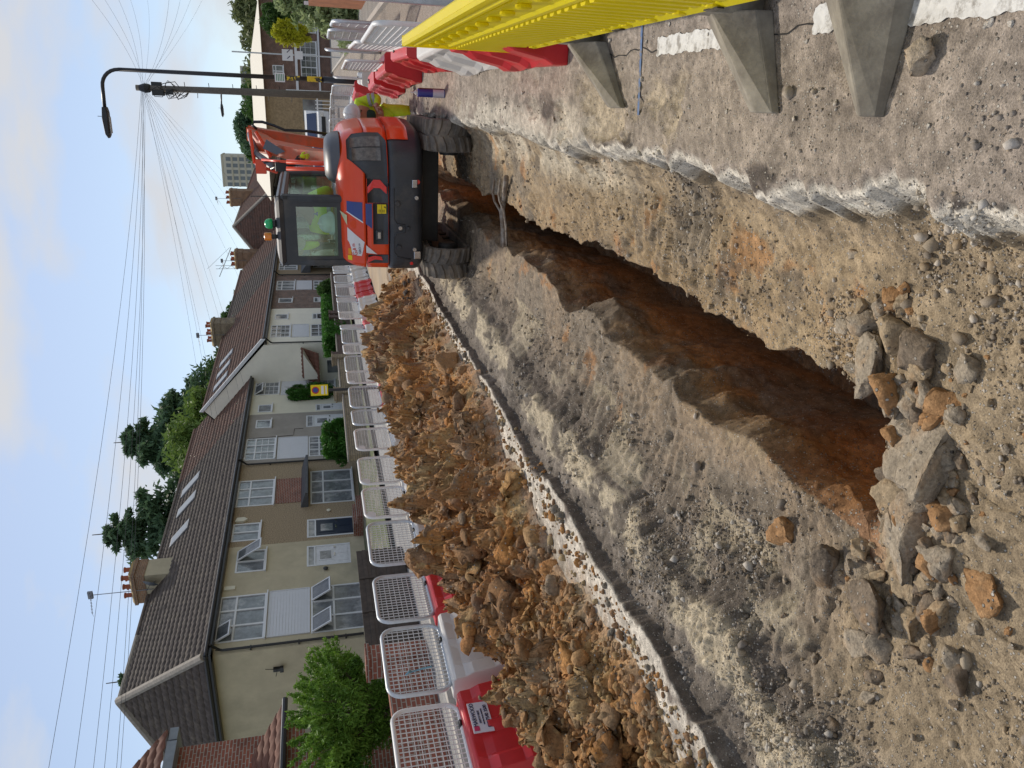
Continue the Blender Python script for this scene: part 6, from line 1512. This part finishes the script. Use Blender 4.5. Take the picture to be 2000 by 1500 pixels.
b.box(0,3.6,-.03,.03,0,1.0);[b.box(0,3.6,-.045,-.03,.02+q*.12,.12+q*.12) for q in range(8)];b.build('panel',mat('screen_wood',(.30,.22,.16),.85,var=.2,scale=5),t);b=MB();b.box(-.06,0,-.06,.06,-.5,1.1);b.build('post',M_bark,t)
b=MB();b.quad((-30,8,.55),(-10.4,8,.25),(-10.4,90,.25),(-30,90,.55));struct(b.build('garden_ground',mat('garden_grass',(.07,.09,.03),.95,var=.3,scale=3,c2=(.2,.18,.15),c2pos=(.5,.6))))
# little white post and box by the wall
gwall('garden_wall','orange brick garden wall at the right edge of the street','garden wall',(2.62,12.0),(2.62,25.4),.1,1.62,.22,mat('orange_boards',(.42,.16,.07),.8,var=.25,scale=4),cop=False)
t=thing('fence','white slatted fence beyond the orange garden wall','fence',(2.60,25.6,0.1),R(84))
for k in range(5): b=MB();[b.box(k*1.7,k*1.7+1.6,-.02,.02,.1+q*.16,.22+q*.16) for q in range(9)];b.build('fence_panel',M_upvc,t);b=MB();b.box(k*1.7-.06,k*1.7,-.05,.05,0,1.65);b.build('post',M_upvc,t)
gwall('garden_wall','short red brick garden wall before the white fence end','garden wall',(3.2,37),(3.25,44),.0,1.0,.22,M_redbr)

# ================================================================== STREET FURNITURE
def lamp(label,base,h,arm,mt):
    t=thing('street_lamp',label,'street lamp',base);b=MB();b.tube([(0,0,0),(0,0,1.3)],.085,12);b.tube([(0,0,1.3),(0,0,h-.45)],[.062,.05],12)
    P=[(0,0,h-.46)]+[(-.45+.45*math.cos(a),0,h-.45+.45*math.sin(a)) for a in np.linspace(0,math.pi/2,8)]+[(-arm,0,h+.02)]
    b.tube(P,.048,10);b.build('post',mt,t,smooth=True)
    b=MB();b.prism([(-arm+.1,h-.04),(-arm-.05,h-.07),(-arm-.62,h-.05),(-arm-.72,h+.0),(-arm-.60,h+.07),(-arm-.2,h+.10),(-arm+.1,h+.07)],-.13,.13,'y');o=b.build('lantern',mt,t,bevel=.03)
    b=MB();b.box(-arm-.58,-arm-.15,-.09,.09,h-.085,h-.072);b.build('lens',mat('lamp_lens',(.35,.36,.38),.2),o)
    b=MB();b.tube([(-arm-.15,0,h+.10),(-arm-.15,0,h+.22)],.008,5);b.build('sensor_rod',mt,o);return t
M_lampp=mat('black_lamp_paint',(.018,.018,.022),.4)
L1=lamp('tall black street lamp with an angular arm, nearest on the right',(.48,23.7,0),7.05,1.05,M_lampp)
b=MB();b.box(-.12,.12,-.068,-.062,2.35,2.62);b.build('notice_plate',M_whd,L1)
b=MB();[b.box(-.09,.09,-.071,-.068,2.38+q*.045,2.40+q*.045) for q in range(5)];b.build('notice_print',mat('green_ink',(.05,.25,.12),.6),L1)
b=MB();b.lathe([(.066,1.95),(.066,2.30)],(0,0,0),12);b.lathe([(.075,1.35),(.075,1.75)],(0,0,0),12);b.build('yellow_tape',mat('hazard_tape',(.70,.50,.02),.5,var=.2,scale=9,c2=(.03,.03,.03),c2pos=(.5,.52)),L1)
L2=lamp('smaller distant black street lamp with a straight arm',(.25,55,0),7.35,1.0,M_lampp)
# slim sign post on the right
t=thing('sign_post','thin grey post with two small white plates before the far brick building','sign post',(2.05,45,0));b=MB();b.tube([(0,0,0),(0,0,5.6)],.035,8);b.build('post',M_galv,t)
b=MB();b.box(-.30,.25,-.05,-.04,2.55,3.1);b.box(-.2,.2,-.05,-.04,2.05,2.45);p_=b.build('sign_plate',M_whd,t);b=MB();[b.tube([(-.2+q*.3,-.052,2.85),(-.06+q*.3,-.052,2.7)],.02,4) for q in range(2)];b.build('sign_symbol',M_ink,p_)
# telegraph pole with wires
TPX,TPY,TPH=.06,32.0,7.85
t=thing('telegraph_pole','weathered wooden telegraph pole with a cluster of wires at its top','telegraph pole',(TPX,TPY,0));b=MB();b.tube([(.05,0,0),(0,0,TPH)],[.15,.10],12);b.build('pole',mat('weathered_wood',(.13,.115,.10),.9,var=.2,scale=14),t,smooth=True)
b=MB();b.lathe([(.10,TPH-.1),(.17,TPH-.3),(.15,TPH-.45),(.11,TPH-.5)],(0,0,0),12);b.bbox((-.14,-.05,TPH-.75),(.2,.18,.42));b.bbox((.15,.03,TPH-.7),(.16,.16,.35));b.bbox((-.1,-.12,TPH-1.15),(.18,.12,.25));b.build('junction_boxes',M_blackpl,t,bevel=.01)
b=MB();g=np.random.default_rng(2)
for k in range(16):
    a=g.uniform(0,6.28);zz=TPH-.3-g.uniform(0,1.1);b.tube([(math.cos(a)*.1,math.sin(a)*.1,zz),(math.cos(a)*.35,math.sin(a)*.35,zz-.15*g.random()),(math.cos(a+.6)*.28,math.sin(a+.6)*.28,zz-.35),(math.cos(a)*.08,math.sin(a)*.08,zz-.5)],.014,5)
b.build('loose_wires',M_blackpl,t)
b=MB()
for k in range(11): zz=2.4+k*.42;s_=1 if k%2 else -1;b.tube([(s_*.1,0,zz),(s_*.27,0,zz+.01)],.012,5)
b.build('step_irons',M_dkm,t);b=MB();b.tube([(.14,-.02,0),(.13,-.02,2.6)],.05,8);b.build('cable_guard',M_galv,t)
top=Vector((TPX,TPY,TPH-.18))
M_wirep=mat('dark_wire',(.10,.105,.115),1.0,spec=0.0)
W=[]
for px,py,z in [(70,1499,7.2),(122,1499,7.0),(160,1499,6.9),(182,1499,6.8),(206,1499,6.6),(214,1499,6.5)]: W.append((Vector(at(px,py,z)),.35,'wire from the pole passing over the near left of the site'))
for s_,o_ in ((4.0,.2),(6.2,.2),(8.0,.2),(12.5,.2),(16,.2),(18,.2),(22.2,2.5),(27,2.5),(31,2.5),(36,2.5),(41,2.5),(46,2.5)): W.append((Vector(hloc(s_,o_,5.7 if o_<1 else 4.9)),.22,'wire from the pole to a house in the left terrace'))
for px,py,Y in [(180,0,26),(205,0,30),(232,0,34),(255,0,40),(330,0,30),(352,0,34),(372,0,40),(395,0,46),(288,0,60)]: W.append((Vector(atY(px,py,Y)),.15,'wire from the pole running to the right'))
for k,(e,sag,lb) in enumerate(W):
    st=top+Vector((0,0,-.04*(k%4)));
    if k<6: e=st+(e-st)*1.25
    P=[st.lerp(e,q/16)-Vector((0,0,sag*4*(q/16)*(1-q/16))) for q in range(17)]
    b=MB();b.tube(P,.0034 if k>=6 else .0045,4);tag(b.build('overhead_wire',M_wirep),lb,'wire','overhead wires from the telegraph pole' if k<0 else ('wires passing left overhead' if k<6 else 'wires to the terrace' if k<18 else 'wires to the right'))
# yellow parking suspension sign on a black post
p=at(735,762,0);p=(-8.6,17.2);q=atY(600,762,0.1) if False else None
d=ray(635,762);sc=17.5/d[1];sx,sy=d[0]*sc,17.5;t=thing('parking_sign','yellow parking notice on a black post in front of the climbing rose','sign',(sx,sy,0),R(28))
b=MB();b.tube([(0,0,0),(0,0,1.95)],.035,10);b.build('post',M_lampp,t)
pl=MB();pl.box(-.13,.13,-.05,-.04,1.57,1.97);pl_=pl.build('sign_plate',M_yld,t)
b=MB();b.lathe([(.085,0),(.085,.003)],(0,-.054,1.86),20,M=Matrix.Rotation(R(90),4,'X'));o=b.build('symbol_ring',mat('sign_red',(.6,.02,.02),.5),pl_);b=MB();b.lathe([(.062,0),(.062,.003)],(0,-.058,1.86),20,M=Matrix.Rotation(R(90),4,'X'));b.build('symbol_field',M_bld,pl_)
b=MB();b.box(-.10,.10,-.053,-.05,1.67,1.73);b.box(-.10,.10,-.053,-.05,1.60,1.63);b.build('white_lines',M_whd,pl_)

# ================================================================== FAR END OF THE STREET
t=thing('brick_building','long two-storey brick building with a cream hipped roof closing the street','building',(0,70,0))
b=MB();wl=[];xs=[-.9,1.9,5.3,8.7,12.0]
wl=[(x-.45,x+.45,3.9,4.75) for x in xs[1:]]+[(1.3,4.3,1.2,2.5),(4.9,6.6,1.2,2.5),(7.6,10,1.2,2.5)]
wall_holes(b,.1,16,0,5.5,0,wl);b.quad((16,0,0),(16,12,0),(16,12,5.5),(16,0,5.5));b.build('brick_wall',brickmat('far_brick',(.25,.13,.09),(.19,.105,.08),(.28,.22,.18)),t)
b=MB();b.box(-3.2,.1,-.05,12,0,5.5);b.build('pebble_wall',mat('far_pebble',(.36,.26,.15),.95,var=.3,scale=6),t)
for q in wl: window(t,*q,cols=2 if q[1]-q[0]<1 else 3,top=.3 if q[1]-q[0]<1 else .0,bars=0 if q[1]-q[0]<1 else 2,y=0,pane=M_pane)
b=MB();b.box(.1,16,-.12,0,2.75,2.95);b.box(.1,16,-.1,0,.95,1.1);b.build('string_course',M_whd,t)
b=MB();x0,x1,y0,y1,ze,zr=-8.5,7.2,-.6,13,5.5,6.9
b.add([(x0,y0,ze),(x1,y0,ze),(x1,y1,ze),(x0,y1,ze),(x0+1,6.5,zr+.15),(x1-4.2,6.5,zr)],[(0,1,5,4),(1,2,5),(2,3,4,5),(3,0,4),(0,3,2,1)]);b.build('roof',mat('cream_roof',(.66,.62,.52),.7,var=.05),t)
b=MB();b.box(7.2,16.5,-.5,12.5,5.5,5.75);b.build('flat_roof',M_whd,t)
b=MB();b.box(-1.9,-.2,-.09,-.051,.9,2.5);b.build('bay_window',M_pane,t)
t=thing('tower_block','pale concrete tower block far behind the red-brown roof','tower block',(-34.5,400,0),R(0))
x0,x1=-41.5+34.5,-27.5+34.5;b=MB();b.box(-7.2,7.2,-6,6,0,44.5);b.build('tower_wall',mat('tower_concrete',(.55,.52,.46),.9,var=.05),t)
mat('tower_glass',(.16,.18,.20),.3)
for q in range(5): b=MB();[b.box(-7.0+q*2.9,-5.3+q*2.9,-6.1,-6.0,2+z*3.0,4.1+z*3.0) for z in range(14)];b.build('window_column',MATS['tower_glass'],t)
b=MB();[b.box(-7.3,7.3,-6.3,-6.0,1.2+z*3.0,1.9+z*3.0) for z in range(14)];b.box(-7.4,7.4,-6.2,6.2,44.5,45.3);b.build('floor_slabs',mat('tower_slab',(.50,.46,.38),.9),t)
t=thing('low_tower','distant pale block of flats between the treetops','tower block',(4.0,330,0));b=MB();b.box(-6,6,-5,5,0,28);b.build('tower_wall',MATS['tower_concrete'],t)
for q in range(4): b=MB();[b.box(-5.5+q*3,-3.6+q*3,-5.1,-5.0,3+z*3.2,5+z*3.2) for z in range(8)];b.build('window_column',MATS['tower_glass'],t)
t=thing('crane','thin distant tower crane lattice above the terrace roof','crane',(-62,300,0));b=MB()
for z in range(0,39,3): b.tube([(0,0,z),(1.2,0,z+1.5)],.07,4);b.tube([(1.2,0,z+1.5),(0,0,z+3)],.07,4)
b.box(-.07,.07,-.07,.07,0,40);b.box(1.13,1.27,-.07,.07,0,40);b.build('mast',mat('crane_grey',(.45,.48,.52),.6),t);b=MB();b.tube([(-3,0,39),(8,0,34)],.14,4);b.tube([(0,0,43),(8,0,34.5)],.06,4);b.build('jib',MATS['crane_grey'],t)
# white van
t=thing('van','small white pickup van parked beyond the barriers at the end of the street','van',(-1.75,56,0.3),0)
b=MB();b.prism([(-2.3,.35),(-2.3,1.05),(-1.9,1.15),(-1.25,1.85),(-.2,1.95),(.1,1.9),(.1,1.2),(2.3,1.2),(2.3,.35)],-.92,.92,'x');b.build('body',mat('van_white',(.68,.70,.72),.3,coat=.4),t,bevel=.05)
b=MB();b.add([(-.8,-1.92,1.2),(.8,-1.92,1.2),(.7,-1.33,1.80),(-.7,-1.33,1.80)],[(0,1,2,3)]);b.build('windscreen',mat('van_glass',(.02,.04,.10),.08,spec=.9),t)
b=MB();b.box(-.6,.6,-2.34,-2.30,.6,.85);b.build('radiator_grille',M_blackpl,t)
for s_ in (-1,1):
    b=MB();b.box(s_*.72-.13,s_*.72+.13,-2.34,-2.29,.75,.95);b.build('headlight',M_chr,t)
    for yy in (-1.5,1.4): b=MB();b.lathe([(.1,-.1),(.33,-.1),(.35,0),(.33,.1),(.1,.1)],(s_*.85,yy,.34),16,M=Matrix.Rotation(R(90),4,'Y'));b.build('wheel',M_rub,t)
t=thing('railing','white upright railings beside the van before the pebbled wall','railing',(-4.0,60,0));b=MB();[b.box(q*.25,q*.25+.06,-.03,.03,.0,1.5) for q in range(17)];b.box(0,4.2,-.04,.04,1.3,1.4);b.box(0,4.2,-.04,.04,.25,.35);b.build('bars',M_upvc,t)
# jumble behind the worker: plastic sheet covered barriers and tools
t=thing('covered_pile','heap of fence parts under crumpled clear plastic sheeting left of the worker','pile',(-1.55,19.5,0),0)
g=np.random.default_rng(4);n=40;xx,yy=np.meshgrid(np.linspace(-1,1,n),np.linspace(-1,1,n),indexing='ij');rr=np.clip(1-np.maximum(abs(xx),abs(yy))**3,0,1)
zz=rr*(.75+.35*fbm(xx*2,yy*2,None,5,200,.65));gridmesh('plastic_sheet',np.stack([xx*.75,yy*1.3,zz],-1),mat('clear_sheet',(.45,.46,.46),.25,var=.2,scale=5,c2=(.2,.2,.2),c2pos=(.5,.6)),t)
for k in range(6): b=MB();a=g.uniform(-1,1);b.tube([(a*.6,-1.2,.1),(a*.4+.1,1.1,1.0+.15*k)],.03,6);b.build('tube',M_galv,t)
t=thing('van','small blue-grey van parked left beyond the sheeting','van',(-3.3,50,0));b=MB();b.prism([(-2,.35),(-2,1.0),(-1.5,1.1),(-1.1,1.75),(2,1.8),(2,.35)],-.85,.85,'x');b.build('body',mat('van_blue',(.10,.14,.20),.35),t,bevel=.05);b=MB();b.add([(-.7,-1.56,1.12),(.7,-1.56,1.12),(.62,-1.13,1.70),(-.62,-1.13,1.70)],[(0,1,2,3)]);b.build('windscreen',MATS['van_glass'],t)
for s_ in (-1,1): b=MB();b.lathe([(.1,-.1),(.32,-.1),(.32,.1),(.1,.1)],(s_*.78,-1.3,.33),16,M=Matrix.Rotation(R(90),4,'Y'));b.build('wheel',M_rub,t)
